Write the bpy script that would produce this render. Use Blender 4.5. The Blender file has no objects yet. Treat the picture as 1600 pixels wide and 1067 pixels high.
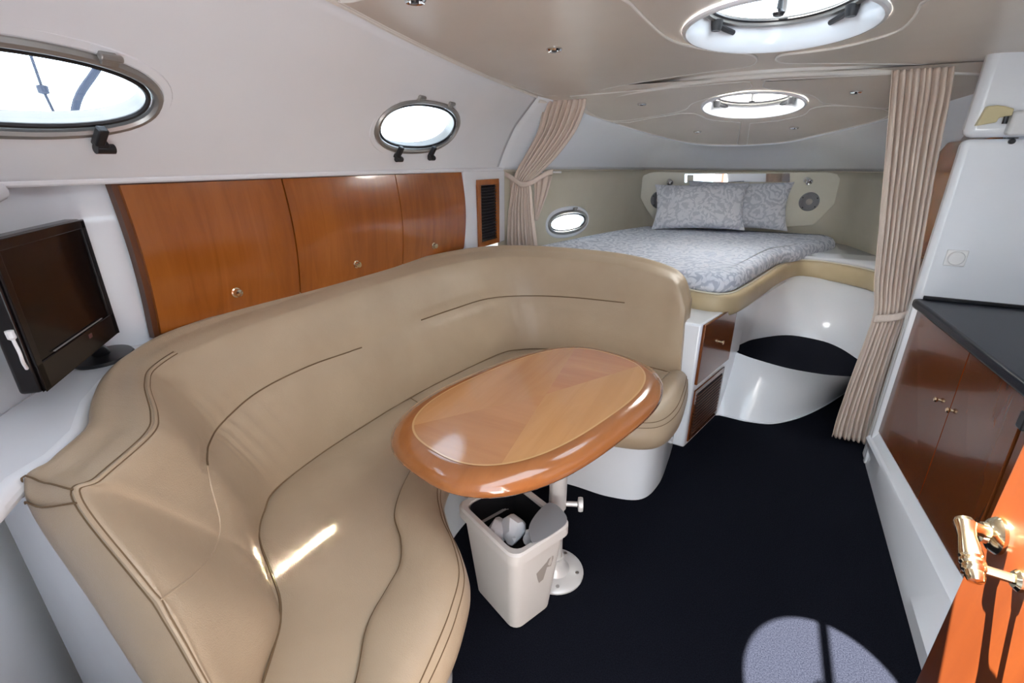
import bpy, bmesh, math, random
import numpy as np
from mathutils import Vector, Matrix
from mathutils.bvhtree import BVHTree
from mathutils.geometry import delaunay_2d_cdt
PI = math.pi
random.seed(7)
C = bpy.context.scene.collection
sc = bpy.context.scene

# ------------------------------------------------------------------ camera
F, TILT, YAW, CH = 738.0, math.radians(21.0), math.radians(27.4), 1.45
CAM = Vector((0, 0, CH))
_f = Vector((-math.sin(YAW)*math.cos(TILT), math.cos(YAW)*math.cos(TILT), -math.sin(TILT)))
_r = Vector((math.cos(YAW), math.sin(YAW), 0))
_u = _r.cross(_f)
cd = bpy.data.cameras.new('camera'); cam = bpy.data.objects.new('camera', cd); C.objects.link(cam)
cd.sensor_width = 36; cd.lens = F/1600*36; cd.clip_start = 0.02; cd.clip_end = 200
cam.matrix_world = Matrix(((_r.x, _u.x, -_f.x, 0), (_r.y, _u.y, -_f.y, 0), (_r.z, _u.z, -_f.z, CH), (0, 0, 0, 1)))
sc.camera = cam

# ------------------------------------------------------------------ world, sun, exposure
w = bpy.data.worlds.new('world'); sc.world = w; w.use_nodes = True
nt = w.node_tree; nt.nodes.clear()
wo = nt.nodes.new('ShaderNodeOutputWorld'); bg = nt.nodes.new('ShaderNodeBackground')
bg.inputs[0].default_value = (0.80, 0.93, 1.06, 1); bg.inputs[1].default_value = 4.2
nt.links.new(bg.outputs[0], wo.inputs[0])
SUN_DIR = Vector((-0.455, 0.80, 1.93)).normalized()      # towards the sun
sl = bpy.data.lights.new('sun', 'SUN'); sl.energy = 125; sl.angle = math.radians(0.55); sl.color = (1, 0.95, 0.87)
so = bpy.data.objects.new('sun', sl); C.objects.link(so); so.location = SUN_DIR*12
so.rotation_euler = SUN_DIR.to_track_quat('Z', 'Y').to_euler()
# added narrow-beam lamp outside the second porthole, imitating a sun streak on the seat
gA, gB = Vector((-0.995, 0.525, 0.44)), Vector((-0.985, 0.665, 0.44)); gM = (gA+gB)/2
gdir = (Vector((-1.46, 1.95, 1.62))-gM).normalized()
gll = bpy.data.lights.new('streak_lamp', 'AREA'); gll.shape = 'RECTANGLE'; gll.size = 0.21; gll.size_y = 0.016; gll.spread = math.radians(0.4); gll.energy = 2.2; gll.color = (1, 0.93, 0.82)
glo = bpy.data.objects.new('streak_lamp', gll); C.objects.link(glo); glo.location = gM+gdir*2.02
gz = gdir; gxa = (gB-gA); gxa = (gxa-gz*gxa.dot(gz)).normalized(); gya = gz.cross(gxa)
glo.matrix_world = Matrix.Translation(gM+gdir*2.02) @ Matrix((gxa, gya, gz)).transposed().to_4x4()
sc.cycles.max_bounces = 9; sc.cycles.diffuse_bounces = 6; sc.cycles.glossy_bounces = 4
vs = sc.view_settings
vs.view_transform = 'Standard'; vs.look = 'None'; vs.gamma = 1; vs.use_curve_mapping = False; vs.exposure = 0.24

# ------------------------------------------------------------------ pixel -> place helpers
def ray(x, y): return _f*F + _r*(x-800) - _u*(y-533.5)
def pz(x, y, z): d = ray(x, y); return CAM + d*((z-CH)/d.z)
def pX(x, y, X): d = ray(x, y); return CAM + d*(X/d.x)
def pY(x, y, Y): d = ray(x, y); return CAM + d*(Y/d.y)
def pp(x, y, p, n): d = ray(x, y); n = Vector(n); return CAM + d*((Vector(p)-CAM).dot(n)/d.dot(n))
def psurf(x, y, fz):
    d = ray(x, y); d = d/d.y; lo, hi = 0.2, 8.0
    g = lambda t: CH+d.z*t-fz(d.x*t, t)
    for _ in range(60):
        m = 0.5*(lo+hi)
        if g(m) < 0: lo = m
        else: hi = m
    return CAM+d*lo
def V(*a): return Vector(a)

# ------------------------------------------------------------------ materials
MATS = {}
def mat(name, col, rough=0.5, metal=0.0, coat=0.0, spec=0.5):
    m = bpy.data.materials.new(name); m.use_nodes = True
    b = m.node_tree.nodes['Principled BSDF']
    b.inputs['Base Color'].default_value = (*col, 1); b.inputs['Roughness'].default_value = rough
    b.inputs['Metallic'].default_value = metal; b.inputs['Coat Weight'].default_value = coat
    b.inputs['Coat Roughness'].default_value = 0.06; b.inputs['Specular IOR Level'].default_value = spec
    MATS[name] = m; return m
def N(m, t, **kw):
    n = m.node_tree.nodes.new(t)
    for k, v in kw.items(): setattr(n, k, v)
    return n
def L(m, a, b): m.node_tree.links.new(a, b)
def coords(m, scale=(1, 1, 1), rot=(0, 0, 0)):
    t = N(m, 'ShaderNodeTexCoord'); mp = N(m, 'ShaderNodeMapping')
    mp.inputs['Scale'].default_value = scale; mp.inputs['Rotation'].default_value = rot
    L(m, t.outputs['Object'], mp.inputs[0]); return mp.outputs[0]
def noise(m, vec, scale, detail=3, rough=0.5, dist=0.0):
    n = N(m, 'ShaderNodeTexNoise'); n.inputs['Scale'].default_value = scale; n.inputs['Detail'].default_value = detail
    n.inputs['Roughness'].default_value = rough; n.inputs['Distortion'].default_value = dist
    L(m, vec, n.inputs['Vector']); return n.outputs['Fac']
def ramp(m, fac, stops):
    r = N(m, 'ShaderNodeValToRGB'); e = r.color_ramp.elements
    while len(e) < len(stops): e.new(0.5)
    for i, (p, c) in enumerate(stops): e[i].position = p; e[i].color = (*c, 1)
    L(m, fac, r.inputs[0]); return r.outputs[0]
def bump(m, fac, strength, dist=0.002):
    b = N(m, 'ShaderNodeBump'); b.inputs['Strength'].default_value = strength; b.inputs['Distance'].default_value = dist
    L(m, fac, b.inputs['Height']); L(m, b.outputs[0], m.node_tree.nodes['Principled BSDF'].inputs['Normal'])
def setcol(m, out): L(m, out, m.node_tree.nodes['Principled BSDF'].inputs['Base Color'])

gel = mat('gelcoat', (0.78, 0.78, 0.79), 0.16, coat=0.3)
setcol(gel, ramp(gel, noise(gel, coords(gel), 3, 2), [(0.3, (0.79, 0.815, 0.855)), (0.7, (0.82, 0.845, 0.88))]))
bump(gel, noise(gel, coords(gel), 9, 2), 0.06, 0.004)
cream = mat('cream_panel', (0.66, 0.63, 0.52), 0.35)
setcol(cream, ramp(cream, noise(cream, coords(cream), 6), [(0.3, (0.73, 0.70, 0.58)), (0.7, (0.77, 0.74, 0.62))]))
vinyl = mat('headliner_vinyl', (0.5, 0.45, 0.39), 0.30)
setcol(vinyl, ramp(vinyl, noise(vinyl, coords(vinyl), 4), [(0.3, (0.60, 0.54, 0.475)), (0.7, (0.635, 0.575, 0.51))]))
bump(vinyl, noise(vinyl, coords(vinyl), 700, 2), 0.12, 0.0006)
beigewall = mat('beige_wall_vinyl', (0.5, 0.46, 0.36), 0.42)
setcol(beigewall, ramp(beigewall, noise(beigewall, coords(beigewall), 4), [(0.3, (0.53, 0.49, 0.39)), (0.7, (0.57, 0.53, 0.425))]))
piping = mat('white_piping', (0.78, 0.76, 0.72), 0.3)
leather = mat('beige_leather', (0.47, 0.36, 0.235), 0.36)
_c = coords(leather)
setcol(leather, ramp(leather, noise(leather, _c, 5, 4), [(0.3, (0.405, 0.308, 0.208)), (0.7, (0.44, 0.34, 0.232))]))
_v = N(leather, 'ShaderNodeTexVoronoi'); _v.inputs['Scale'].default_value = 420; L(leather, _c, _v.inputs['Vector'])
_mx = N(leather, 'ShaderNodeMath', operation='MULTIPLY_ADD'); L(leather, noise(leather, _c, 14, 4, 0.55, 0.6), _mx.inputs[0]); _mx.inputs[1].default_value = 5.0
L(leather, _v.outputs['Distance'], _mx.inputs[2]); bump(leather, _mx.outputs[0], 0.30, 0.0012)
stitch = mat('brown_stitching', (0.16, 0.10, 0.05), 0.8)
def wood(name, c1, c2, c3, axis='z', rough=0.22, coat=0.8, sc_=1.0):
    m = mat(name, c2, rough, coat=coat)
    s = {'x': (1.2, 14, 14), 'y': (14, 1.2, 14), 'z': (14, 14, 1.2)}[axis]
    v = coords(m, tuple(k*sc_ for k in s))
    n1 = noise(m, v, 1.6, 5, 0.6, 0.8)
    v2 = coords(m, tuple(k*sc_*0.22 for k in s)); n2 = noise(m, v2, 1.4, 3, 0.5, 0.6)
    a = N(m, 'ShaderNodeMath', operation='MULTIPLY_ADD'); L(m, n1, a.inputs[0]); a.inputs[1].default_value = 0.45
    b = N(m, 'ShaderNodeMath', operation='MULTIPLY'); L(m, n2, b.inputs[0]); b.inputs[1].default_value = 0.55
    L(m, b.outputs[0], a.inputs[2])
    setcol(m, ramp(m, a.outputs[0], [(0.32, c1), (0.5, c2), (0.68, c3)])); return m
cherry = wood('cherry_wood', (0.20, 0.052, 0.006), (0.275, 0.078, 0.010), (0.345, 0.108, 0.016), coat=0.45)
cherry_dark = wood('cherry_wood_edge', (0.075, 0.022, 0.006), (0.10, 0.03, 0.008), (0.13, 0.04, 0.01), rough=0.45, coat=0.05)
shaded_cherry = wood('cherry_wood_shaded', (0.135, 0.036, 0.009), (0.15, 0.041, 0.010), (0.168, 0.048, 0.012), rough=0.2, coat=0.3)  # same cherry as the lockers, darkened to carry the shade of the galley
doorwood = wood('door_cherry', (0.066, 0.0135, 0.0022), (0.090, 0.0190, 0.0031), (0.115, 0.026, 0.0045), rough=0.35, coat=0.3)
rimwood = wood('table_rim_wood', (0.26, 0.09, 0.028), (0.32, 0.115, 0.035), (0.37, 0.14, 0.045), 'y', 0.15, 1.0)
ven = [wood('table_veneer_%d' % i, c[0], c[1], c[2], ax, 0.16, 1.0) for i, (c, ax) in enumerate([
    (((0.46, 0.21, 0.075), (0.53, 0.26, 0.10), (0.59, 0.30, 0.12)), 'y'), (((0.42, 0.18, 0.07), (0.48, 0.215, 0.085), (0.54, 0.25, 0.10)), 'x'),
    (((0.45, 0.20, 0.075), (0.52, 0.245, 0.095), (0.58, 0.29, 0.12)), 'y'), (((0.41, 0.17, 0.07), (0.47, 0.20, 0.085), (0.53, 0.24, 0.10)), 'x')])]
inlay = mat('inlay_line', (0.62, 0.36, 0.15), 0.15, coat=1.0)
carpet = mat('navy_carpet', (0.016, 0.017, 0.026), 1.0, spec=0.03)
_n = noise(carpet, coords(carpet), 260, 3, 0.7)
setcol(carpet, ramp(carpet, _n, [(0.36, (0.0027, 0.0031, 0.0058)), (0.66, (0.0115, 0.0127, 0.0190))])); bump(carpet, _n, 0.8, 0.004)
steel = mat('brushed_steel', (0.55, 0.55, 0.55), 0.28, 1.0)
greyframe = mat('grey_alloy_frame', (0.36, 0.355, 0.34), 0.38, 0.7)
chrome = mat('chrome', (0.75, 0.75, 0.74), 0.08, 1.0)
brass = mat('polished_brass', (0.80, 0.68, 0.46), 0.14, 1.0)
blackp = mat('black_plastic', (0.012, 0.012, 0.014), 0.35)
screenm = mat('dark_screen', (0.006, 0.004, 0.004), 0.15, spec=0.2)
tvbez = mat('tv_bezel', (0.008, 0.006, 0.006), 0.22, spec=0.3)
dark = mat('dark_recess', (0.01, 0.01, 0.012), 0.8)
whitep = mat('white_plastic', (0.78, 0.78, 0.78), 0.4)
binp = mat('bin_plastic', (0.58, 0.545, 0.51), 0.42)
tissue = mat('tissue_paper', (0.72, 0.72, 0.73), 0.9)
greyp = mat('grey_plastic', (0.22, 0.22, 0.23), 0.45)
paintw = mat('pedestal_paint', (0.62, 0.60, 0.58), 0.3, 0.2)
counter = mat('dark_countertop', (0.016, 0.019, 0.028), 0.3, spec=0.2)
setcol(counter, ramp(counter, noise(counter, coords(counter), 300, 2), [(0.4, (0.009, 0.011, 0.018)), (0.75, (0.022, 0.026, 0.036))]))
ivory = mat('ivory_plastic', (0.60, 0.52, 0.30), 0.4)
curt = mat('taupe_curtain', (0.56, 0.465, 0.395), 0.85, spec=0.2)
setcol(curt, ramp(curt, noise(curt, coords(curt, (60, 60, 2)), 3), [(0.3, (0.66, 0.555, 0.48)), (0.7, (0.72, 0.615, 0.535))]))
mirror = mat('mirror', (0.85, 0.85, 0.85), 0.03, 1.0)
berthtan = mat('berth_tan_vinyl', (0.45, 0.36, 0.22), 0.42)
setcol(berthtan, ramp(berthtan, noise(berthtan, coords(berthtan), 6), [(0.3, (0.43, 0.34, 0.205)), (0.7, (0.47, 0.38, 0.235))]))
# paisley bedding
def paisley(name, light, dk, s):
    m = mat(name, light, 0.85, spec=0.2); c = coords(m, (s, s, s))
    nz = N(m, 'ShaderNodeTexNoise'); nz.inputs['Scale'].default_value = 1.3; nz.inputs['Detail'].default_value = 2; L(m, c, nz.inputs['Vector'])
    ad = N(m, 'ShaderNodeMix', data_type='RGBA'); ad.blend_type = 'ADD'; ad.inputs[0].default_value = 0.8; L(m, c, ad.inputs[6]); L(m, nz.outputs['Color'], ad.inputs[7])
    vo = N(m, 'ShaderNodeTexVoronoi'); vo.inputs['Scale'].default_value = 1.1; L(m, ad.outputs[2], vo.inputs['Vector'])
    sn = N(m, 'ShaderNodeMath', operation='SINE'); mu = N(m, 'ShaderNodeMath', operation='MULTIPLY'); mu.inputs[1].default_value = 26
    L(m, vo.outputs['Distance'], mu.inputs[0]); L(m, mu.outputs[0], sn.inputs[0])
    wv = N(m, 'ShaderNodeTexVoronoi'); wv.inputs['Scale'].default_value = 5.2; wv.feature = 'DISTANCE_TO_EDGE'; L(m, ad.outputs[2], wv.inputs['Vector'])
    lt = N(m, 'ShaderNodeMath', operation='MULTIPLY_ADD'); L(m, wv.outputs['Distance'], lt.inputs[0]); lt.inputs[1].default_value = 3.4; lt.inputs[2].default_value = -0.45
    sm = N(m, 'ShaderNodeMath', operation='MULTIPLY_ADD'); L(m, sn.outputs[0], sm.inputs[0]); sm.inputs[1].default_value = 0.42; L(m, lt.outputs[0], sm.inputs[2])
    a2 = N(m, 'ShaderNodeMath', operation='ADD'); L(m, sm.outputs[0], a2.inputs[0]); a2.inputs[1].default_value = 0.45
    setcol(m, ramp(m, a2.outputs[0], [(0.15, dk), (0.55, light)])); return m
bedm = paisley('paisley_cover', (0.70, 0.73, 0.80), (0.43, 0.47, 0.56), 5.0)
pillm = paisley('paisley_pillowcase', (0.70, 0.71, 0.75), (0.50, 0.52, 0.57), 5.5)
glassm = bpy.data.materials.new('window_glass'); glassm.use_nodes = True
_t = glassm.node_tree; _t.nodes.clear()
_o = _t.nodes.new('ShaderNodeOutputMaterial'); _m = _t.nodes.new('ShaderNodeMixShader'); _tr = _t.nodes.new('ShaderNodeBsdfTransparent'); _g = _t.nodes.new('ShaderNodeBsdfGlossy')
_tr.inputs[0].default_value = (0.93, 0.95, 0.95, 1); _g.inputs['Roughness'].default_value = 0.02; _m.inputs[0].default_value = 0.06
_t.links.new(_tr.outputs[0], _m.inputs[1]); _t.links.new(_g.outputs[0], _m.inputs[2]); _t.links.new(_m.outputs[0], _o.inputs[0])

frost = bpy.data.materials.new('frosted_hatch_pane'); frost.use_nodes = True
_t = frost.node_tree; _t.nodes.clear()
_o = _t.nodes.new('ShaderNodeOutputMaterial'); _tl = _t.nodes.new('ShaderNodeBsdfTranslucent'); _tl.inputs[0].default_value = (0.93, 0.95, 0.96, 1)
_t.links.new(_tl.outputs[0], _o.inputs[0])
# ------------------------------------------------------------------ mesh helpers
class MB:
    def __init__(s): s.v = []; s.f = []
    def add(s, vs_, fs): o = len(s.v); s.v += [tuple(p) for p in vs_]; s.f += [tuple(i+o for i in f) for f in fs]; return s
    def grid(s, rows, cu=False, cv=False):          # rows x cols
        nr, nc = len(rows), len(rows[0]); vs_ = [p for r in rows for p in r]; fs = []
        for i in range(nr if cv else nr-1):
            for j in range(nc if cu else nc-1):
                i2, j2 = (i+1) % nr, (j+1) % nc
                fs.append((i*nc+j, i*nc+j2, i2*nc+j2, i2*nc+j))
        return s.add(vs_, fs)
    def ngon(s, pts): return s.add(pts, [tuple(range(len(pts)))])
    def box(s, c, d, R=None):
        vs_ = [Vector((x*d[0]/2, y*d[1]/2, z*d[2]/2)) for x in (-1, 1) for y in (-1, 1) for z in (-1, 1)]
        if R is not None: vs_ = [R @ p for p in vs_]
        return s.add([Vector(c)+p for p in vs_], [(0, 1, 3, 2), (4, 6, 7, 5), (0, 4, 5, 1), (2, 3, 7, 6), (0, 2, 6, 4), (1, 5, 7, 3)])
    def tube(s, pts, r, n=8, closed=False, caps=True):
        pts = [Vector(p) for p in pts]; rows = []; m = len(pts); ref = None
        for i, p in enumerate(pts):
            if closed: t = pts[(i+1) % m]-pts[i-1]
            else: t = pts[min(i+1, m-1)]-pts[max(i-1, 0)]
            t = t.normalized() if t.length > 1e-9 else Vector((0, 0, 1))
            if ref is None:
                ref = t.cross(Vector((0, 0, 1)))
                if ref.length < 0.1: ref = t.cross(Vector((1, 0, 0)))
            a = (ref-t*ref.dot(t)).normalized(); b = t.cross(a); ref = a
            rr = r[i] if isinstance(r, (list, tuple)) else r
            rows.append([p+(a*math.cos(2*PI*k/n)+b*math.sin(2*PI*k/n))*rr for k in range(n)])
        s.grid(rows, cu=True, cv=closed)
        if caps and not closed: s.ngon(rows[0][::-1]); s.ngon(rows[-1])
        return s
    def lathe(s, prof, n=24, c=(0, 0, 0), R=None):      # prof: (r, h)
        rows = []
        for r, h in prof:
            ring = [Vector((r*math.cos(2*PI*k/n), r*math.sin(2*PI*k/n), h)) for k in range(n)]
            if R is not None: ring = [R @ p for p in ring]
            rows.append([Vector(c)+p for p in ring])
        s.grid(rows, cu=True)
        if prof[0][0] > 1e-4: s.ngon(rows[0][::-1])
        if prof[-1][0] > 1e-4: s.ngon(rows[-1])
        return s
    def prism(s, pts, d):      # polygon extruded by vector d
        d = Vector(d); a = [Vector(p) for p in pts]; b = [p+d for p in a]; n = len(a)
        s.ngon(a[::-1]); s.ngon(b); s.grid([a, b], cu=True); return s
def obj(name, mb, m, parent=None, smooth=True, bevel=0, sub=0, angle=35):
    off = Vector(parent.get('_loc', (0, 0, 0))) if parent else Vector((0, 0, 0))
    me = bpy.data.meshes.new(name); me.from_pydata([tuple(Vector(p)-off) for p in mb.v], [], mb.f)
    bm = bmesh.new(); bm.from_mesh(me); bmesh.ops.remove_doubles(bm, verts=bm.verts, dist=1e-5)
    bmesh.ops.recalc_face_normals(bm, faces=bm.faces); bm.to_mesh(me); bm.free()
    me.materials.append(m)
    for p in me.polygons: p.use_smooth = smooth
    o = bpy.data.objects.new(name, me); C.objects.link(o)
    if parent:
        o.parent = parent; o['_loc'] = tuple(off)
    if bevel:
        b = o.modifiers.new('bevel', 'BEVEL'); b.width = bevel; b.segments = 3; b.limit_method = 'ANGLE'; b.angle_limit = math.radians(40)
    if sub:
        b = o.modifiers.new('sub', 'SUBSURF'); b.levels = sub; b.render_levels = sub
    if smooth and not sub:
        try: me.set_sharp_from_angle(angle=math.radians(angle))
        except Exception: pass
    return o
def tag(o, label, cat, group=None, kind=None):
    if label: o['label'] = label
    if cat: o['category'] = cat
    if group: o['group'] = group
    if kind: o['kind'] = kind
    return o
def thing(name, label, cat, loc, group=None, kind=None):
    o = bpy.data.objects.new(name, None); C.objects.link(o); o.location = loc; o['_loc'] = tuple(loc); o.empty_display_size = 0.05
    return tag(o, label, cat, group, kind)
def struct(name, mb, m, label, cat, parent=None, **kw):
    o = obj(name, mb, m, parent, **kw)
    if not parent: tag(o, label, cat, kind='structure')
    return o
def cr(pts, n, closed=False, param=False):
    P = [Vector(p) for p in pts]; m = len(P); out = []
    def ev(t):
        i = int(math.floor(t)); f = t-i
        if closed: a, b, c, d = P[(i-1) % m], P[i % m], P[(i+1) % m], P[(i+2) % m]
        else:
            i = min(i, m-2); f = t-i
            b, c = P[i], P[i+1]; a = P[i-1] if i > 0 else b*2-c; d = P[i+2] if i+2 < m else c*2-b
        return 0.5*((2*b)+(c-a)*f+(2*a-5*b+4*c-d)*f*f+(3*b-3*c+d-a)*f**3)
    T = m if closed else m-1
    if param: return [ev(T*k/(n-1)) for k in range(n)]
    fine = [ev(T*k/(40*m)) for k in range(40*m+1)]
    Ls = [0]
    for a, b in zip(fine, fine[1:]): Ls.append(Ls[-1]+(b-a).length)
    K = n if closed else n-1; j = 0
    for k in range(n):
        t = Ls[-1]*k/K
        while j < len(Ls)-2 and Ls[j+1] < t: j += 1
        s_ = Ls[j+1]-Ls[j]; out.append(fine[j].lerp(fine[j+1], (t-Ls[j])/s_ if s_ > 0 else 0))
    return out
def fill(mb, outline, fz, step=0.06, holes=(), flip=False):
    """triangulate an XY outline with interior points, lifted by fz"""
    vs_, es = [], []
    def loop(pts):
        o = len(vs_); vs_.extend([Vector((p[0], p[1])) for p in pts]); n = len(pts); es.extend([(o+i, o+(i+1) % n) for i in range(n)])
    loop(outline)
    for h in holes: loop(h)
    def inside(p, pts):
        c = False; n = len(pts)
        for i in range(n):
            a, b = pts[i], pts[i-1]
            if (a[1] > p[1]) != (b[1] > p[1]) and p[0] < (b[0]-a[0])*(p[1]-a[1])/(b[1]-a[1])+a[0]: c = not c
        return c
    xs = [p[0] for p in outline]; ys = [p[1] for p in outline]
    x = min(xs)+step/2
    while x < max(xs):
        y = min(ys)+step/2
        while y < max(ys):
            if inside((x, y), outline) and not any(inside((x, y), h) for h in holes): vs_.append(Vector((x, y)))
            y += step
        x += step
    r = delaunay_2d_cdt(vs_, es, [], 1, 1e-6)
    mb.add([(p.x, p.y, fz(p.x, p.y)) for p in r[0]], [tuple(f) for f in r[2] if not any(inside(sum((r[0][i] for i in f), Vector((0, 0)))/len(f), h) for h in holes)]); return mb
def rotm(axis_z, up=(0, 0, 1)):
    z = Vector(axis_z).normalized(); x = Vector(up).cross(z)
    if x.length < 1e-4: x = Vector((1, 0, 0)).cross(z)
    x.normalize(); y = z.cross(x); return Matrix((x, y, z)).transposed()
def ell(cx, cy, a, b, n=64, rot=0):
    return [(cx+a*math.cos(t)*math.cos(rot)-b*math.sin(t)*math.sin(rot), cy+a*math.cos(t)*math.sin(rot)+b*math.sin(t)*math.cos(rot)) for t in [2*PI*k/n for k in range(n)]]
def copy_tree(o, loc, label=None):
    c = o.copy(); C.objects.link(c); c.location = loc
    if label: c['label'] = label
    for ch in o.children:
        d = ch.copy(); C.objects.link(d); d.parent = c
        for g in ch.children:
            e = g.copy(); C.objects.link(e); e.parent = d
    return c

# ================================================================== STRUCTURE
# ---- floor
fl = MB().box((-0.1, 2.0, -0.02), (3.6, 6.0, 0.04))
struct('floor', fl, carpet, 'dark navy carpeted cabin floor', 'floor', smooth=False)

# ---- main ceiling
def zc(x, y): return 1.885-0.025*(y-1.2)-0.032*((x+0.1)/1.1)**2
HC = (-0.062, 2.02); HA, HB = 0.285, 0.335
ceil_port = [psurf(x, y, zc) for x, y in ((525, 0), (600, 40), (680, 80), (760, 117), (840, 150))]
ceil_front = [psurf(x, y, zc) for x, y in ((880, 153), (920, 148), (1010, 132), (1100, 118), (1180, 110), (1290, 104), (1400, 102), (1500, 102), (1600, 103))]
pe = ceil_port[0]; slope = (ceil_port[2]-ceil_port[0]); slope /= slope.y
port_aft = pe+slope*(-0.5-pe.y)
outl = [(p.x, p.y) for p in [port_aft, pe]+ceil_port[1:]+ceil_front]+[(1.35, ceil_front[-1].y-0.02), (1.35, -0.5), (0.50, -0.5), (0.50, 1.33), (-0.20, 1.33), (-0.20, -0.5)]
mb = MB(); fill(mb, outl, zc, 0.09, [ell(*HC, HA, HB)]); fill(mb, outl, lambda x, y: zc(x, y)+0.02, 0.2, [ell(*HC, HA, HB)])
ceil = struct('ceiling', mb, vinyl, 'beige vinyl headliner over the saloon', 'ceiling')
def panel(outline, fz, parent, name='ceiling_panel', d=0.007, r=0.0045, m=None):
    o2 = [(p[0], p[1]) for p in outline]
    b = MB(); fill(b, o2, lambda x, y: fz(x, y)-d, 0.08)
    n = len(o2)
    b.grid([[(x, y, fz(x, y)-d) for x, y in o2], [(x, y, fz(x, y)+0.002) for x, y in o2]], cu=True)
    po = obj(name, b, m or vinyl, parent)
    obj('piping', MB().tube([(x, y, fz(x, y)-d*0.8) for x, y in o2], r, 6, closed=True), piping, po)
    return po
pA = [psurf(x, y, zc) for x, y in ((985, 2), (1010, 28), (1040, 55), (1072, 68), (1120, 77), (1165, 81), (1180, 86), (1183, 92), (1175, 99), (1150, 104), (1090, 112), (1000, 126), (920, 141), (880, 147), (848, 147))]
edge = [p+Vector((0.012, 0, 0)) for p in reversed(ceil_port[:-1])]
pa_aft = [Vector((edge[-1].x+0.03, 1.16, 0)), Vector((-0.50, 1.16, 0)), Vector((-0.47, 1.4, 0))]
panel(cr(pA, 60)+edge+pa_aft, zc, ceil)
pB = [psurf(x, y, zc) for x, y in ((1440, 2), (1425, 28), (1398, 48), (1330, 68), (1270, 78), (1225, 83), (1213, 88), (1216, 93), (1235, 96), (1300, 96), (1400, 97), (1500, 98), (1590, 99))]
panel(cr(pB, 60)+[Vector((0.95, 2.6, 0)), Vector((0.95, 1.38, 0)), Vector((0.52, 1.38, 0)), Vector((0.36, 1.62, 0))], zc, ceil)
# forward edge lip of the saloon ceiling / curtain track
lip = cr([p+Vector((0, 0.012, -0.012)) for p in [ceil_port[-1]]+ceil_front], 60)
struct('trim_1', MB().tube([p+Vector((0, 0.004, -0.012)) for p in lip], 0.011, 10).grid([[p+Vector((0, -0.016, 0.03)) for p in lip], [p+Vector((0, -0.012, 0.0)) for p in lip], [p+Vector((0, 0.0, -0.006)) for p in lip]]), piping, 'white curtain track along the ceiling edge', 'curtain track')
struct('trim_2', MB().tube(cr([port_aft+Vector((-.004, 0, -.004))]+[p+Vector((-.004, 0, -.004)) for p in ceil_port], 50), 0.008, 8), piping, 'white piping where the port liner meets the ceiling', 'piping')

# ---- forward ceiling over the berth
def zf(x, y): return 1.80-0.19*(y-2.95)-0.012*((x+0.15)/0.8)**2+0.010
fo_px = [(905, 168), (914, 178), (944, 188), (1000, 205), (1062, 221), (1103, 226.5), (1164, 227), (1231, 222), (1282, 211), (1335, 199), (1383, 187), (1420, 176)]
fo = [psurf(x, y, zf) for x, y in fo_px]
H2 = (-0.165, 3.29); H2A, H2B = 0.262, 0.225
fo2 = cr([ceil_port[-1]+Vector((0, 0.0, -0.002))]+fo+[Vector((0.80, 3.2, zf(0.8, 3.2))), Vector((0.85, 2.9, zf(0.85, 2.9)))], 80)
outl2 = [(p.x, p.y) for p in fo2]+[(0.85, 2.80), (fo2[0].x+0.3, 2.80)]
mb = MB(); fill(mb, outl2, zf, 0.08, [ell(*H2, H2A, H2B)]); fill(mb, outl2, lambda x, y: zf(x, y)+0.02, 0.2, [ell(*H2, H2A, H2B)])
ceil2 = struct('ceiling_forward', mb, vinyl, 'sloping beige headliner over the forward berth', 'ceiling')
def pf(l): return [psurf(x, y, zf) for x, y in l]
panel(cr(pf([(1172, 127), (1171, 137), (1120, 148), (1083, 160), (1069, 171), (1030, 179), (978, 187), (950, 187), (930, 180)]), 40)+[Vector((-1.12, 2.9, 0)), Vector((-0.2, 2.9, 0))], zf, ceil2, d=0.004, r=0.0035)
panel(cr(pf([(1196, 124), (1194, 135), (1225, 140), (1262, 146), (1277, 152), (1290, 160), (1340, 165), (1383, 168)]), 40)+[Vector((0.6, 3.3, 0)), Vector((0.6, 2.9, 0)), Vector((-0.12, 2.9, 0))], zf, ceil2, d=0.004, r=0.0035)
panel(cr(pf([(958, 190), (1000, 203), (1062, 219), (1103, 224), (1150, 225), (1152, 222), (1157, 192), (1152, 190), (1110, 186), (1082, 176), (1040, 180), (985, 190)]), 60), zf, ceil2, d=0.004, r=0.0035)
panel(cr(pf([(1172, 192), (1168, 222), (1172, 225), (1231, 220), (1282, 208.5), (1335, 196), (1383, 183), (1383, 170), (1310, 164), (1270, 168), (1255, 179), (1215, 188)]), 60), zf, ceil2, d=0.004, r=0.0035)

# ---- port liner (upper hull side)
LX, LZ = -1.585, 1.395
def liner_rows(sections, n=14):
    rows = []
    for Lp, Cp in sections:
        Lp, Cp = Vector(Lp), Vector(Cp); ch = Cp-Lp; out = Vector((-abs(ch.z), 0, -abs(ch.x)*0.6)).normalized()
        def ofs(t):
            if t < 0.69: return 0.062*math.sin(0.5*PI*t/0.69)
            return 0.062*(1-t)/0.31
        rows.append([Lp+ch*t+out*ofs(t) for t in [k/(n-1) for k in range(n)]])
    return rows
cpts = cr([port_aft]+ceil_port, 40)
secs = []
for p in cpts:
    secs.append(((LX, p.y, LZ), (p.x-0.002, p.y, p.z)))
lrows = liner_rows(secs)
def liner_at(px, py):
    bv = BVHTree.FromPolygons([tuple(p) for r in lrows for p in r], [(i*14+j, i*14+j+1, (i+1)*14+j+1, (i+1)*14+j) for i in range(39) for j in range(13)])
    h = bv.ray_cast(CAM, ray(px, py).normalized()); return h[0], h[1]
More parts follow.
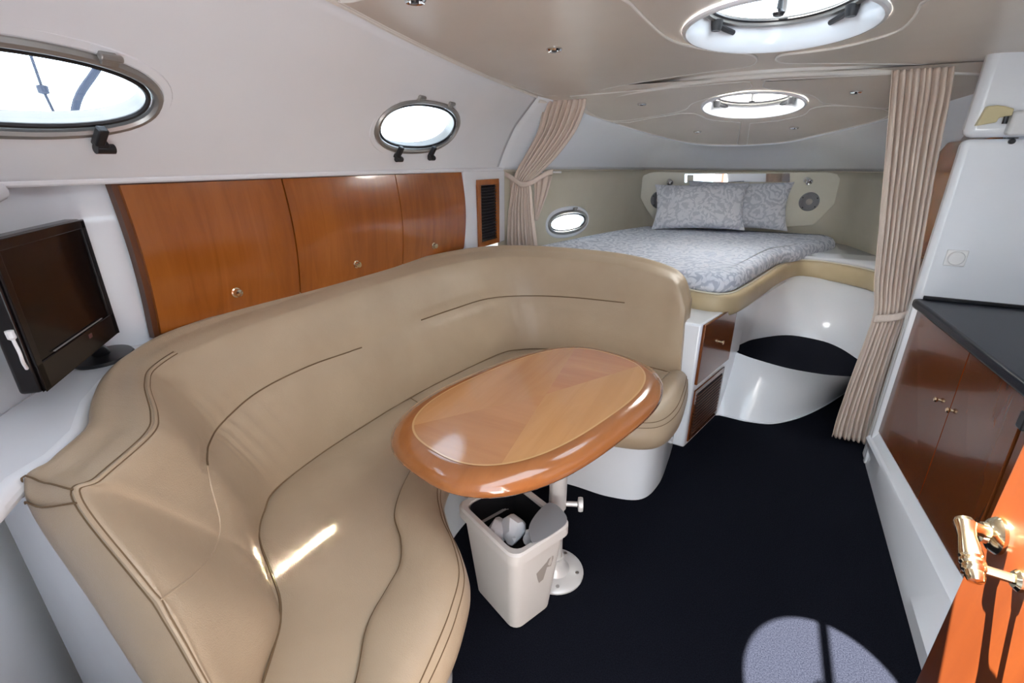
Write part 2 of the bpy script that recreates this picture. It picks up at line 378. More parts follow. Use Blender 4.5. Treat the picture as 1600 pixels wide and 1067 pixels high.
# portholes: centre, in-plane half sizes
def port_frame(pc, pl, pr, pt, pb):
    c, n = liner_at(*pc)
    if n.x < 0: n = -n
    P = [pp(*q, c, n) for q in (pl, pr, pt, pb)]
    return c, n, P
c2, n2, P2 = port_frame((651, 194), (588, 188), (713, 202), (643, 148), (660, 239))
c1, n1, P1 = port_frame((120, 140), (250, 162), (250, 162), (100, 68), (150, 216))
def inplane(n):
    y = Vector((0, 0, 1)); y = (y-n*y.dot(n)).normalized(); x = y.cross(n).normalized()
    if x.y < 0: x = -x
    return x, y
ports = []
x2, y2 = inplane(n2)
a2_ = (P2[1]-P2[0]).dot(x2)/2; b2_ = (P2[2]-P2[3]).dot(y2)/2; cc2 = c2+x2*((P2[0]+P2[1])/2-c2).dot(x2)+y2*((P2[2]+P2[3])/2-c2).dot(y2)
x1, y1 = inplane(n1)
b1_ = (P1[2]-P1[3]).dot(y1)/2; a1_ = a2_*0.93; re = (P1[0]-c1).dot(x1)
cc1 = c1+x1*(re-a1_)+y1*((P1[2]+P1[3])/2-c1).dot(y1)
print('PORTS', cc1[:], a1_, b1_, cc2[:], a2_, b2_, n1[:], n2[:])
# liner mesh built in (y, t) space with holes cut round the portholes
def liner_pt(u, t):
    i = min(max(u*39, 0), 38.999); i0 = int(i); f = i-i0; j = min(max(t*13, 0), 12.999); j0 = int(j); g = j-j0
    a = lrows[i0][j0].lerp(lrows[i0][j0+1], g); b = lrows[i0+1][j0].lerp(lrows[i0+1][j0+1], g); return a.lerp(b, f)
flat = [(liner_pt(u/400, t/80), u/400, t/80) for u in range(401) for t in range(81)]
import mathutils
kd = mathutils.kdtree.KDTree(len(flat))
for i, q in enumerate(flat): kd.insert(q[0], i)
kd.balance()
LSC = 5.0
def uv_of(p): _, i, _ = kd.find(p); return (flat[i][1]*LSC, flat[i][2])
def ring3(c, x, y, a, b, n=56, e=2.25):
    out = []
    for k in range(n):
        t = 2*PI*k/n; ct, st = math.cos(t), math.sin(t)
        out.append(c+x*(a*abs(ct)**(2/e)*(1 if ct >= 0 else -1))+y*(b*abs(st)**(2/e)*(1 if st >= 0 else -1)))
    return out
holes = []
for (c, x, y, a, b, n) in ((cc1, x1, y1, a1_, b1_, n1), (cc2, x2, y2, a2_, b2_, n2)):
    holes.append([uv_of(p) for p in ring3(c, x, y, a*0.93, b*0.88)])
vs_, es = [], []
def addloop(pts):
    o = len(vs_); vs_.extend([Vector(p) for p in pts]); n = len(pts); es.extend([(o+i, o+(i+1) % n) for i in range(n)])
addloop([(u/60*LSC, 0) for u in range(60)]+[(LSC, t/14) for t in range(14)]+[(u/60*LSC, 1) for u in range(60, 0, -1)]+[(0, t/14) for t in range(14, 0, -1)])
for h in holes: addloop(h)
def inp(p, pts):
    c = False
    for i in range(len(pts)):
        a, b = pts[i], pts[i-1]
        if (a[1] > p[1]) != (b[1] > p[1]) and p[0] < (b[0]-a[0])*(p[1]-a[1])/(b[1]-a[1])+a[0]: c = not c
    return c
for u in range(1, 100):
    for t in range(1, 20):
        p = (u/100*LSC, t/20)
        if not any(inp(p, h) for h in holes): vs_.append(Vector(p))
r = delaunay_2d_cdt(vs_, es, [], 1, 1e-6)
def cen2(f): return sum((r[0][i] for i in f), Vector((0, 0)))/len(f)
mb = MB(); mb.add([liner_pt(p.x/LSC, p.y) for p in r[0]], [tuple(f) for f in r[2] if not any(inp(cen2(f), h) for h in holes)])
wall_port = struct('wall_port', mb, gel, 'glossy white moulded port hull liner above the lockers', 'wall')
wall_port.modifiers.new('thick', 'SOLIDIFY').thickness = 0.004
# rounded lip under the liner
struct('trim_3', MB().tube(cr([(LX+0.004, -0.5, LZ+0.006), (LX+0.004, 1.0, LZ+0.006), (LX+0.004, 2.0, LZ+0.004), (LX+0.01, 2.9, LZ-0.002)], 30), 0.012, 10), gel, 'rounded white lip under the port hull liner', 'ledge')

def porthole(name, c, x, y, n, a, b, label, hinges, latches):
    t = thing(name, label, 'porthole', tuple(c), kind='structure')
    def ring(sa, sb, d): return [p+n*d for p in ring3(c, x, y, a*sa, b*sb)]
    fr = 0.030
    m_ = MB().grid([[p+n*d for p in ring3(c, x, y, a+da, b+da)] for da, d in ((0.0, -0.006), (0.0, 0.010), (-0.006, 0.017), (-0.016, 0.018), (-0.022, 0.012), (-0.026, -0.045))], cu=True)
    f = obj('frame', m_, greyframe, t)
    obj('gasket', MB().tube([p+n*0.002 for p in ring3(c, x, y, a-0.031, b-0.031)], 0.006, 6, closed=True), blackp, t)
    obj('surround', MB().grid([[p+n*d for p in ring3(c, x, y, a+da, b+da)] for da, d in ((0.030, -0.002), (0.022, 0.006), (0.004, 0.006), (-0.002, -0.002))], cu=True), gel, t)
    pn = ring3(c, x, y, a-0.024, b-0.024)
    obj('pane', MB().ngon([p-n*0.012 for p in pn]), glassm, t, smooth=False)
    for ang in hinges:
        q = c+x*(a*math.cos(ang))+y*(b*math.sin(ang)); R = Matrix((x, y, n)).transposed()
        obj('hinge', MB().box(q+n*0.012+y*0.008, (0.034, 0.022, 0.022), R).tube([q+n*0.02+y*0.016-x*0.022, q+n*0.02+y*0.016+x*0.022], 0.008, 10), greyframe, t, bevel=0.003)
    for ang in latches:
        q = c+x*((a-0.012)*math.cos(ang))+y*((b-0.012)*math.sin(ang)); R = Matrix((x, y, n)).transposed()
        la = obj('latch', MB().box(q+n*0.026, (0.022, 0.05, 0.02), R).box(q+n*0.022-y*0.028+x*0.008, (0.026, 0.02, 0.03), R), blackp, t, bevel=0.004)
        obj('latch_knob', MB().lathe([(0.0001, -0.02), (0.012, -0.02), (0.012, 0.02), (0.0001, 0.02)], 14, q+n*0.03-y*0.036+x*0.014, rotm(x)), blackp, la)
    return t
porthole('window_1', cc1, x1, y1, n1, a1_, b1_, 'large oval porthole with grey frame above the television', (1.05, 2.1), (-0.95, -2.2))
porthole('window_2', cc2, x2, y2, n2, a2_, b2_, 'oval porthole with grey frame above the wooden lockers', (1.95, 1.15), (-1.95, -1.05))

# ---- lower port wall behind lockers, nook and shelf
plan = [(-1.27, -0.1), (-1.30, 0.10), (-1.40, 0.25), (-1.55, 0.42), (-1.66, 0.545), (-1.66, 0.62), (-1.625, 0.665), (-1.625, 1.5), (-1.62, 2.45), (-1.60, 2.93)]
mb = MB().grid([[(x, y, z) for x, y in plan] for z in (0.0, 0.9, 1.25, 1.41)])
w2 = struct('wall_nook', mb, gel, 'white moulded wall behind the lockers and television', 'wall', angle=60)
w2.modifiers.new('thick', 'SOLIDIFY').thickness = -0.01
# liner closing strip above nook
struct('trim_4', MB().prism([(LX, -0.5, LZ), (-1.26, -0.5, LZ), (-1.29, 0.10, LZ), (-1.39, 0.25, LZ), (-1.54, 0.42, LZ), (LX, 0.47, LZ)], (0, 0, 0.012)), gel, 'white underside of the liner ledge above the television', 'ledge', smooth=False)
struct('trim_5', MB().tube(cr([(-1.30, -0.02, 1.36), (-1.315, 0.10, 1.36), (-1.40, 0.25, 1.365), (-1.53, 0.40, 1.375), (-1.585, 0.47, 1.385)], 20), [0.05]*12+[0.05-0.004*k for k in range(8)], 12), gel, 'bulging white moulding in the corner above the television', 'moulding')
# shelf
SHZ = 0.925
shelf = [(-1.04, 0.165), (-1.10, 0.215), (-1.13, 0.28), (-1.20, 0.35), (-1.33, 0.42), (-1.43, 0.50), (-1.52, 0.62), (-1.60, 0.80), (-1.64, 0.80), (-1.665, 0.62), (-1.665, 0.545), (-1.555, 0.42), (-1.405, 0.25), (-1.305, 0.10), (-1.275, -0.1), (-1.05, -0.1)]
mb = MB(); mb.prism([(x, y, SHZ) for x, y in shelf], (0, 0, -0.05))
struct('trim_6', mb, gel, 'white moulded corner shelf behind the settee', 'shelf', bevel=0.02, angle=50)
# ---- forward cabin: fascia and beige walls
W = [(LX, cpts[-1].y), (-1.505, 3.3), (-1.36, 3.8), (-1.19, 4.3), (-1.06, 4.55), (-0.97, 4.63), (-0.5, 4.695), (0.0, 4.76), (0.40, 4.815), (0.52, 4.80), (0.63, 4.65), (0.76, 4.2), (0.84, 3.7), (0.86, 3.2), (0.86, 2.88)]
Wc = cr([(x, y, 1.392-0.02*max(0, (y-3))/1.7) for x, y in W], 80)
rows = [[p+Vector((0, -0.012 if i > 6 else 0, 0.012)) for i, p in enumerate(fo2)]]
for k in range(14):
    t = k/13; row = []
    for i, (a, b) in enumerate(zip(fo2, Wc)):
        q = a.lerp(b, t)+Vector((0, 0, 0.035*math.sin(PI*t))); g_ = max(0, 1-i/14); g_ = g_*g_*(3-2*g_)
        lp = lrows[-1][13-k]-lrows[-1][13].lerp(lrows[-1][0], t)+a.lerp(b, t)
        row.append(q.lerp(lp, g_))
    rows.append(row)
struct('wall_fascia', MB().grid(rows), gel, 'white curved fascia between berth ceiling and beige wall', 'wall').modifiers.new('thick', 'SOLIDIFY').thickness = 0.006
w3pts = [[p+Vector((0, 0.0, 0.0)) for p in Wc]]
# forward wall with a porthole cut on the port side (grid of rows; hole via delaunay in arc-length space)
arc = [0]
for a, b in zip(Wc, Wc[1:]): arc.append(arc[-1]+(b-a).length)
def wall_at(s, z):
    j = 0
    while j < len(arc)-2 and arc[j+1] < s: j += 1
    f = (s-arc[j])/(arc[j+1]-arc[j]); p = Wc[j].lerp(Wc[j+1], f); return Vector((p.x, p.y, min(z, p.z)))
bvw = BVHTree.FromPolygons([tuple(p) for p in Wc]+[(p.x, p.y, 0.4) for p in Wc], [(i, i+1, 81+i, 80+i) for i in range(79)])
h3 = bvw.ray_cast(CAM, ray(887, 347).normalized()); c3 = h3[0]; n3 = h3[1]
if n3.x < 0: n3 = -n3
n3.z = 0; n3.normalize()
x3, y3 = inplane(n3)
a3_ = (pp(917, 347, c3, n3)-pp(857, 347, c3, n3)).dot(x3)/2; b3_ = (pp(887, 329, c3, n3)-pp(887, 366, c3, n3)).dot(y3)/2
best = min(range(2000), key=lambda i: (wall_at(arc[-1]*i/2000, c3.z)-c3).length); s3 = arc[-1]*best/2000
vs_, es = [], []
addloop([(arc[-1]*i/80, 0.55) for i in range(80)]+[(arc[-1], 0.55), (arc[-1], 1.40)]+[(arc[-1]*i/80, 1.40) for i in range(79, 0, -1)]+[(0, 1.40)])
h3l = [(s3+a3_*0.92*math.cos(2*PI*k/40), c3.z+b3_*0.90*math.sin(2*PI*k/40)) for k in range(40)]
addloop(h3l)
for i in range(1, 80):
    for j in range(1, 9):
        p = (arc[-1]*i/80, 0.55+0.85*j/9)
        if not inp(p, h3l): vs_.append(Vector(p))
r = delaunay_2d_cdt(vs_, es, [], 1, 1e-6)
mb = MB(); mb.add([wall_at(p.x, p.y) for p in r[0]], [tuple(f) for f in r[2] if not inp(cen2(f), h3l)])
struct('wall_bow', mb, beigewall, 'beige vinyl wall wrapping round the forward berth', 'wall', angle=60).modifiers.new('thick', 'SOLIDIFY').thickness = -0.004
porthole('window_3', c3+n3*0.004, x3, y3, n3, a3_, b3_, 'small oval porthole in the beige berth wall', (1.3,), ())
struct('trim_7', MB().tube([p+Vector((0, 0, -0.004)) for p in Wc], 0.008, 8), beigewall, 'rolled beige edge along the top of the berth wall', 'trim')

# ---- starboard galley bulkhead
BK = 2.655
def rounded_box(x0, x1, y0, y1, z0, z1): return MB().box(((x0+x1)/2, (y0+y1)/2, (z0+z1)/2), (x1-x0, y1-y0, z1-z0))
wg = struct('wall_galley', rounded_box(0.662, 1.35, BK, BK+0.07, 0.0, 1.528), gel, 'glossy white bulkhead standing behind the galley counter', 'wall', bevel=0.022)
wgu = struct('wall_galley_upper', rounded_box(0.657, 1.35, BK-0.006, BK+0.075, 1.534, 1.90), gel, 'upper white band of the galley bulkhead under the ceiling', 'wall', bevel=0.03)
struct('wall_starboard', MB().grid([[(0.83, y, z) for y in (BK+0.1, 3.0, 3.4, 3.75)] for z in (1.54, 1.7, 1.85)]), gel, 'white strip of liner above the wooden locker door', 'wall').modifiers.new('thick', 'SOLIDIFY').thickness = 0.01
struct('wall_starboard_outer', MB().box((1.37, 1.1, 0.95), (0.03, 3.2, 1.9)), gel, 'white outer hull side behind the galley', 'wall', smooth=False)
# starboard wooden door forward of bulkhead
d2 = thing('door_2', 'narrow cherry wood door between curtain and white bulkhead', 'door', (0.80, 3.2, 0.2), kind='structure')
obj('door_panel', MB().box((0.815, 3.22, 0.875), (0.03, 0.78, 1.33)), cherry, d2, bevel=0.006)
kp = pX(1443, 403, 0.80)
obj('knob', MB().lathe([(0.005, 0), (0.005, 0.012), (0.011, 0.016), (0.012, 0.022), (0.008, 0.028), (0.0001, 0.029)], 16, kp, rotm((-1, 0, 0))), brass, d2)
struct('wall_locker_base', MB().box((0.84, 3.25, 0.10), (0.06, 0.9, 0.2)), gel, 'white plinth under the narrow wooden door', 'wall', smooth=False)

# ---- hatches
def hatch(name, label, c, a, b, fz, depth, pane, hb):
    cx, cy = c; z0 = fz(cx, cy)
    gx = (fz(cx+0.1, cy)-fz(cx-0.1, cy))/0.2; gy = (fz(cx, cy+0.1)-fz(cx, cy-0.1))/0.2
    t = thing(name, label, 'deck hatch', (cx, cy, z0), kind='structure')
    def ring(sa, dz): return [(x, y, z0+gx*(x-cx)+gy*(y-cy)+dz) for x, y in ell(cx, cy, a+sa, b+sa, 72)]
    obj('rim', MB().grid([ring(0.014, -0.004), ring(0.010, -0.012), ring(0.0, -0.014), ring(-0.006, -0.008), ring(-0.022, depth*0.5), ring(-0.028, depth)], cu=True), gel, t)
    obj('frame', MB().grid([ring(-0.024, depth-0.004), ring(-0.040, depth-0.012), ring(-0.052, depth-0.008), ring(-0.058, depth+0.014)], cu=True), greyframe, t)
    obj('gasket', MB().tube(ring(-0.058, depth+0.004), 0.005, 6, closed=True), blackp, t)
    obj('pane', MB().ngon(ring(-0.050, depth+0.012)), pane, t, smooth=False)
    obj('centre_bar', MB().box((cx, cy, z0+depth+0.022), (0.030, 2*(b-0.05), 0.016)), whitep, t, bevel=0.004)
    ang = math.atan2(gy, 1)
    def dog(th):
        px_, py_ = cx+(a-0.045)*math.cos(th), cy+(b-0.045)*math.sin(th); zz = z0+gx*(px_-cx)+gy*(py_-cy)+depth-0.018
        tang = Vector((-math.sin(th)*a, math.cos(th)*b, 0)).normalized()
        if tang.x*math.cos(th) > 0: tang = -tang
        P = Vector((px_, py_, zz))
        l = obj('latch', MB().tube([P, P+tang*0.05+Vector((0, 0, -0.008)), P+tang*0.115+Vector((0, 0, -0.012))], [0.010, 0.010, 0.009], 8), blackp, t)
        obj('latch_boss', MB().lathe([(0.0001, -0.022), (0.016, -0.022), (0.019, -0.008), (0.022, 0.012), (0.0001, 0.012)], 14, P), blackp, l)
    s_ = hb
    dog(s_); dog(PI-s_)
    obj('stay_knob', MB().lathe([(0.0001, -0.045), (0.015, -0.045), (0.019, -0.036), (0.009, -0.026), (0.008, 0.0), (0.014, 0.004), (0.0001, 0.006)], 14, (cx-0.005, cy+0.02, z0+depth)), blackp, t)
    return t
hatch('window_4', 'round deck hatch in the main saloon ceiling', HC, HA, HB, zc, 0.075, glassm, 0.52)
hatch('window_5', 'smaller round deck hatch above the forward berth', H2, H2A, H2B, zf, 0.055, frost, 0.45)

# ---- deck, hull and bulkheads; most are unseen pieces added to block stray light
struct('trim_8', MB().box((-0.15, 2.78, 1.885), (3.2, 0.46, 0.03)), gel, 'unseen strip added above the curtain track to stop light leaks', 'light stop', smooth=False)  # out of sight, added to cover the bright gap between the two ceilings
lr = lrows[-1]
struct('wall_light_stop_port', MB().prism([(p.x-0.004, lr[0].y-0.05, p.z) for p in lr]+[(lr[-1].x, lr[0].y-0.05, 1.90), (-1.80, lr[0].y-0.05, 1.90), (-1.80, lr[0].y-0.05, 1.39)], (0, 0.06, 0)), gel, 'hidden white filler added outboard of the port curtain against light leaks', 'wall', smooth=False)  # hidden filler, added to block light between liner end and fascia
struct('wall_light_stop_starboard', MB().box((1.13, 2.87, 0.95), (0.52, 0.12, 1.9)), gel, 'hidden white filler added outboard of the starboard curtain against light leaks', 'wall', smooth=False)  # hidden filler, added to block light on the starboard side
struct('trim_9', MB().box((-1.62, 1.2, 1.404), (0.09, 3.45, 0.016)), gel, 'white closing strip added above the lockers against sun leaks', 'ledge', smooth=False)  # added to shut the seam where sun leaked in behind the liner
struct('trim_10', MB().box((0.98, 3.3, 1.80), (0.30, 0.95, 0.03)), gel, 'side deck above the narrow wooden door', 'deck', smooth=False)
struct('trim_11', MB().box((-1.62, 1.3, 1.965), (0.90, 3.4, 0.03)), gel, 'unseen white slab added outside to keep sun off the portholes', 'deck', smooth=False)  # out of view, added so no sun patches fall through the portholes
struct('wall_companionway_port', MB().box((-0.96, -0.17, 0.95), (1.52, 0.04, 1.9)), gel, 'white aft bulkhead to port of the companionway', 'wall', smooth=False)
struct('wall_companionway_starboard', MB().box((0.95, -0.17, 0.95), (0.80, 0.04, 1.9)), gel, 'white aft bulkhead to starboard of the companionway', 'wall', smooth=False)
struct('wall_companionway_light_stop', MB().box((0.11, -0.19, 0.40), (0.90, 0.04, 0.80)), gel, 'unseen white panel added to cut light below the companionway opening', 'wall', smooth=False)  # unseen, added behind the camera to reduce light on galley and bulkhead
# hull below the berth
hullp = [(x*1.03, y*1.01+0.02) for x, y in W]
def zd(x, y): return zf(x, y)+0.075
dk_o = [(x*1.06-0.0, y*1.02) for x, y in W]; dk_o[0] = (-1.75, 2.80); dk_o[-1] = (1.0, 2.80)
mb = MB(); fill(mb, dk_o, zd, 0.15, [ell(*H2, H2A-0.02, H2B-0.02)])
struct('trim_12', mb, gel, 'unseen white foredeck cover added over the berth against light leaks', 'deck').modifiers.new('thick', 'SOLIDIFY').thickness = -0.02  # unseen cover, added to stop sun leaking round ceiling and fascia
struct('wall_light_skirt', MB().grid([[(x*1.035, y*1.012, z) for x, y in W] for z in (1.385, 1.6)]+[[(x*1.035, y*1.012, zd(x, y)+0.01) for x, y in W]]), gel, 'unseen white skirt added round the bow to shut out skylight', 'wall').modifiers.new('thick', 'SOLIDIFY').thickness = 0.01  # unseen skirt, added to close the sky-lit cavity under the deck cover
struct('wall_hull', MB().grid([[(x, y, z) for x, y in hullp] for z in (-0.02, 0.3, 0.70)]), gel, 'white hull side added under the forward berth to keep sun out', 'wall').modifiers.new('thick', 'SOLIDIFY').thickness = 0.01  # added to close off sun and sky below the berth

# ================================================================== SETTEE
settee = thing('settee', 'curved beige leather settee wrapping round the table', 'settee', (-0.9, 1.3, 0))
SEC = [  # S (seat seam), T (top front), R (top rear / end border)
 ((-.66,.29,.43), (-.66,.245,.47), (-.76,.205,.42)),
 ((-.77,.35,.43), (-.726,.245,.605), (-.851,.205,.55)),
 ((-.86,.465,.43), (-.802,.245,.755), (-.961,.208,.69)),
 ((-1.0,.535,.43), (-.965,.243,.905), (-1.10,.212,.875)),
 ((-1.05,.565,.43), (-.985,.285,.915), (-1.11,.262,.91)),
 ((-1.12,.60,.43), (-1.06,.405,.918), (-1.18,.345,.915)),
 ((-1.17,.635,.43), (-1.135,.456,.92), (-1.29,.40,.92)),
 ((-1.24,.71,.43), (-1.31,.53,.922), (-1.41,.48,.925)),
 ((-1.29,.79,.43), (-1.41,.605,.925), (-1.50,.58,.93)),
 ((-1.315,.95,.43), (-1.485,.78,.93), (-1.575,.74,.937)),
 ((-1.32,1.2,.43), (-1.51,1.1,.932), (-1.60,1.08,.942)),
 ((-1.306,1.5,.43), (-1.52,1.5,.932), (-1.61,1.5,.945)),
 ((-1.26,1.85,.43), (-1.50,1.9,.932), (-1.60,1.95,.945)),
 ((-1.18,2.15,.43), (-1.42,2.25,.932), (-1.52,2.36,.945)),
 ((-1.07,2.30,.43), (-1.25,2.45,.932), (-1.33,2.58,.945)),
 ((-.9,2.35,.43), (-1.0,2.52,.932), (-1.03,2.655,.943)),
 ((-.6,2.36,.43), (-.65,2.51,.930), (-.66,2.645,.938)),
 ((-.40,2.35,.43), (-.42,2.44,.910), (-.41,2.56,.915)),
 ((-.30,2.345,.43), (-.315,2.385,.875), (-.305,2.50,.875)),
 ((-.245,2.34,.43), (-.265,2.36,.78), (-.25,2.45,.78))]
NC = 220
Sc = cr([s[0] for s in SEC], NC, param=True); Tc = cr([s[1] for s in SEC], NC, param=True); Rc = cr([s[2] for s in SEC], NC, param=True)
cols = []
for k, (S, T, R) in enumerate(zip(Sc, Tc, Rc)):
    tang = (Sc[min(k+1, NC-1)]-Sc[max(k-1, 0)]); tang.z = 0
    ch = T-S; nrm = tang.cross(ch).normalized()
    ctr = Vector((-0.6, 1.35, 0.6))
    if nrm.dot(ctr-S) < 0: nrm = -nrm
    hgt = ch.length; bl = min(0.028, hgt*0.06)
    f = k/(NC-1)*19
    top = (T+R)*0.5+Vector((0, 0, 0.012 if f > 3.2 else 0.0)) + (Vector((0, -0.012, 0)) if f <= 3.2 else Vector((0, 0, 0)))
    prof = [S+Vector((0, 0, -0.08))-nrm*0.01, S, S+ch*0.22+nrm*bl*0.9, S+ch*0.5+nrm*bl, S+ch*0.8+nrm*bl*0.9, S+ch*0.95+nrm*bl*0.55, T, top, R, R+(Vector((0, 0, -0.30)) if f > 3.2 else Vector((0, 0.02, -0.10)))]
    cols.append(cr(prof, 46, param=True))
def gbvh(cols_):
    nc = len(cols_[0]); vv = [tuple(p) for c in cols_ for p in c]
    return BVHTree.FromPolygons(vv, [(i*nc+j, i*nc+j+1, (i+1)*nc+j+1, (i+1)*nc+j) for i in range(len(cols_)-1) for j in range(nc-1)])
bvb = gbvh(cols)
def cast(bv, pts, n=60):
    out = []
    for p in cr([(x, y, 0) for x, y in pts], n):
        h = bv.ray_cast(CAM, ray(p.x, p.y).normalized())
        if h[0] is not None: out.append((h[0], h[1]))
    return out
seam_px = {
 'mid_low': [(250, 938), (300, 900), (330, 868), (342, 840), (343, 810), (330, 760), (324, 728)],
 'mid_aft': [(324, 728), (323, 715), (326, 695), (345, 663), (400, 614), (480, 573), (565, 543)],
 'mid_fwd': [(658, 500), (710, 482), (765, 466), (830, 462), (900, 465), (976, 473)],
 'mid_end': [(976, 473), (1020, 478), (1056, 483)],
 'mid_gap': [(565, 543), (610, 522), (658, 500)],
}
seams = {k: cast(bvb, v, 90 if 'aft' in k else 60) for k, v in seam_px.items()}
def groove(cols_, seamlist, depth, width):
    pts = [(p, n) for s_ in seamlist for p, n in s_]
    kd_ = mathutils.kdtree.KDTree(len(pts))
    for i, q in enumerate(pts): kd_.insert(q[0], i)
    kd_.balance()
    for c in cols_:
        for j, p in enumerate(c):
            q, i, d = kd_.find(p)
            if d < width*3.5:
                n = pts[i][1]; n = n if n.dot(CAM-p) > 0 else -n
                c[j] = p-n*depth*math.exp(-(d/width)**2)
groove(cols, [seams['mid_aft'], seams['mid_fwd']], 0.012, 0.020)
groove(cols, [seams['mid_end'], seams['mid_gap'], seams['mid_low']], 0.004, 0.020)
# gathered pleats in the leather at the two inner corners
for k in range(NC):
    f = k/(NC-1)*19
    for c0, wd, am, fr in ((8.4, 0.9, 0.0030, 9.0), (13.6, 0.9, 0.0022, 8.0)):
        g = math.exp(-((f-c0)/wd)**2)
        if g > 0.02:
            for j in range(46):
                v = j/45*9
                e = math.exp(-((v-2.7)/0.9)**2)
                nn = (Vector((-0.6, 1.35, 0.8))-cols[k][j]).normalized()
                cols[k][j] = cols[k][j]+nn*am*g*e*math.sin(f*fr*2*PI/3+v*1.5)
k3 = int(3.05/19*(NC-1))
pr_ = [Rc[k]+Vector((0.0, 0.0, 0.0)) for k in range(0, k3, 2)]
aft_poly = [(-1.32, 0.214, 0.0), (-0.60, 0.214, 0.0), (-0.60, 0.214, 0.30)]+[(p.x+0.02, 0.214, p.z+0.01) for p in pr_]+[(-1.10, 0.214, 0.885), (-1.32, 0.214, 0.895)]
struct('wall_aft', MB().prism(aft_poly, (0, 0.004, 0)), gel, 'shaded white panel at the aft end of the settee', 'panel', smooth=False)
mb = MB().grid(cols)
mb.ngon(cols[-1]); mb.ngon(cols[0][::-1])
back = obj('backrest', mb, leather, settee, angle=70)
def seamtube(name, pts, r, parent, lift=0.0):
    obj(name, MB().tube([p+(n if n.dot(CAM-p) > 0 else -n)*lift for p, n in pts], r, 6), stitch, parent)
bvb2 = gbvh(cols)
for k in ('mid_aft', 'mid_fwd'): seamtube('seam', cast(bvb2, seam_px[k], 120), 0.0030 if k == 'mid_fwd' else 0.0026, back, 0.001)
obj('seam', MB().tube([p for p, n in cast(bvb2, seam_px['mid_low'], 60)], 0.0022, 6), leather, back)
# double stitched piping along the top front edge and end border
def offset_line(pts, d): return [Vector(p)+Vector(d) for p in pts]
def rowline(v, k0, k1):
    out = []
    for k in range(k0, k1):
        c = cols[k]; x = v/9*45; i = min(int(x), 44); out.append(c[i].lerp(c[i+1], x-i))
    return out
kend = int(8.6/19*(NC-1))
obj('welt', MB().tube(rowline(6.0, 0, kend), 0.0045, 8), leather, back)
obj('stitch_line', MB().tube(rowline(5.84, 0, kend), 0.0016, 5), stitch, back)
obj('stitch_line', MB().tube(rowline(6.16, 0, kend), 0.0016, 5), stitch, back)
kc = int(3.0/19*(NC-1))
cl = cols[kc]; corner = [cl[i] for i in range(30, 41)]
obj('stitch_line', MB().tube([p+Vector((0, -0.002, 0.003)) for p in corner], 0.0018, 5), stitch, back)
cl = cols[kc+3]; obj('stitch_line', MB().tube([p+Vector((0, -0.002, 0.004)) for p in [cl[i] for i in range(30, 41)]], 0.0018, 5), stitch, back)
# seat
SIO = [((-.66,.29),(-.53,.30),(-.43,.30)), ((-.77,.35),(-.60,.445),(-.455,.49)), ((-.86,.465),(-.67,.553),(-.468,.59)), ((-1.0,.535),(-.70,.66),(-.492,.683)),
 ((-1.12,.60),(-.72,.73),(-.537,.788)), ((-1.21,.67),(-.775,.80),(-.618,.872)), ((-1.29,.78),(-.87,.885),(-.715,.95)), ((-1.32,.99),(-.95,1.05),(-.81,1.06)),
 ((-1.315,1.25),(-1.0,1.25),(-.87,1.25)), ((-1.306,1.5),(-.99,1.5),(-.86,1.47)), ((-1.25,1.9),(-.94,1.75),(-.80,1.64)), ((-1.196,2.15),(-.84,1.87),(-.70,1.71)),
 ((-1.07,2.30),(-.70,1.9),(-.55,1.725)), ((-.9,2.35),(-.52,1.9),(-.38,1.725)), ((-.6,2.36),(-.38,1.92),(-.24,1.79)), ((-.4,2.35),(-.335,2.05),(-.185,1.95)),
 ((-.33,2.345),(-.32,2.2),(-.185,2.2)), ((-.28,2.34),(-.30,2.33),(-.20,2.34))]
z3 = lambda p, z: (p[0], p[1], z)
sS = cr([z3(s[0], .43) for s in SIO], 150, param=True); sI = cr([z3(s[1], .425) for s in SIO], 150, param=True); sO = cr([z3(s[2], .37) for s in SIO], 150, param=True)
seatc = []
for S, I in zip(sS, sI):
    S2 = S+(S-I).normalized()*0.03
    seatc.append([S2.lerp(I, t)+Vector((0, 0, 0.016*math.sin(PI*min(1, max(0, t)))**0.6-0.008)) for t in [k/23 for k in range(24)]])
bvs = gbvh(seatc)
bvall = gbvh(cols); sseam = []
for p in cr([(x, y, 0) for x, y in ((404, 1085), (412, 1062), (430, 1005), (438, 965), (436, 930), (420, 885), (407, 850), (405, 825), (412, 800), (430, 765), (500, 710), (570, 665), (640, 622), (710, 586), (780, 553), (815, 546), (850, 545), (900, 548), (960, 560), (1010, 572), (1060, 586))], 150):
    d_ = ray(p.x, p.y).normalized(); h1 = bvall.ray_cast(CAM, d_); h2 = bvs.ray_cast(CAM, d_)
    hh = min([h_ for h_ in (h1, h2) if h_[0] is not None], key=lambda h_: h_[3], default=None)
    if hh: sseam.append((hh[0], hh[1]))
sp1 = cast(bvs, [(640, 621), (655, 630), (672, 640), (700, 655)], 20)
if len(sp1) > 3: groove(seatc, [sp1], 0.006, 0.015)
mb = MB().grid(seatc)
mb.grid([[p+Vector((0, 0, -0.03)) for p in c] for c in seatc])
sc_o = obj('seat_cushion', mb, leather, settee, angle=70)
if len(sp1) > 3: seamtube('seam', sp1, 0.0015, sc_o)
seamtube('seam', sseam, 0.0032, sc_o, 0.0005)
bol = []; bseam = []; bseam2 = []
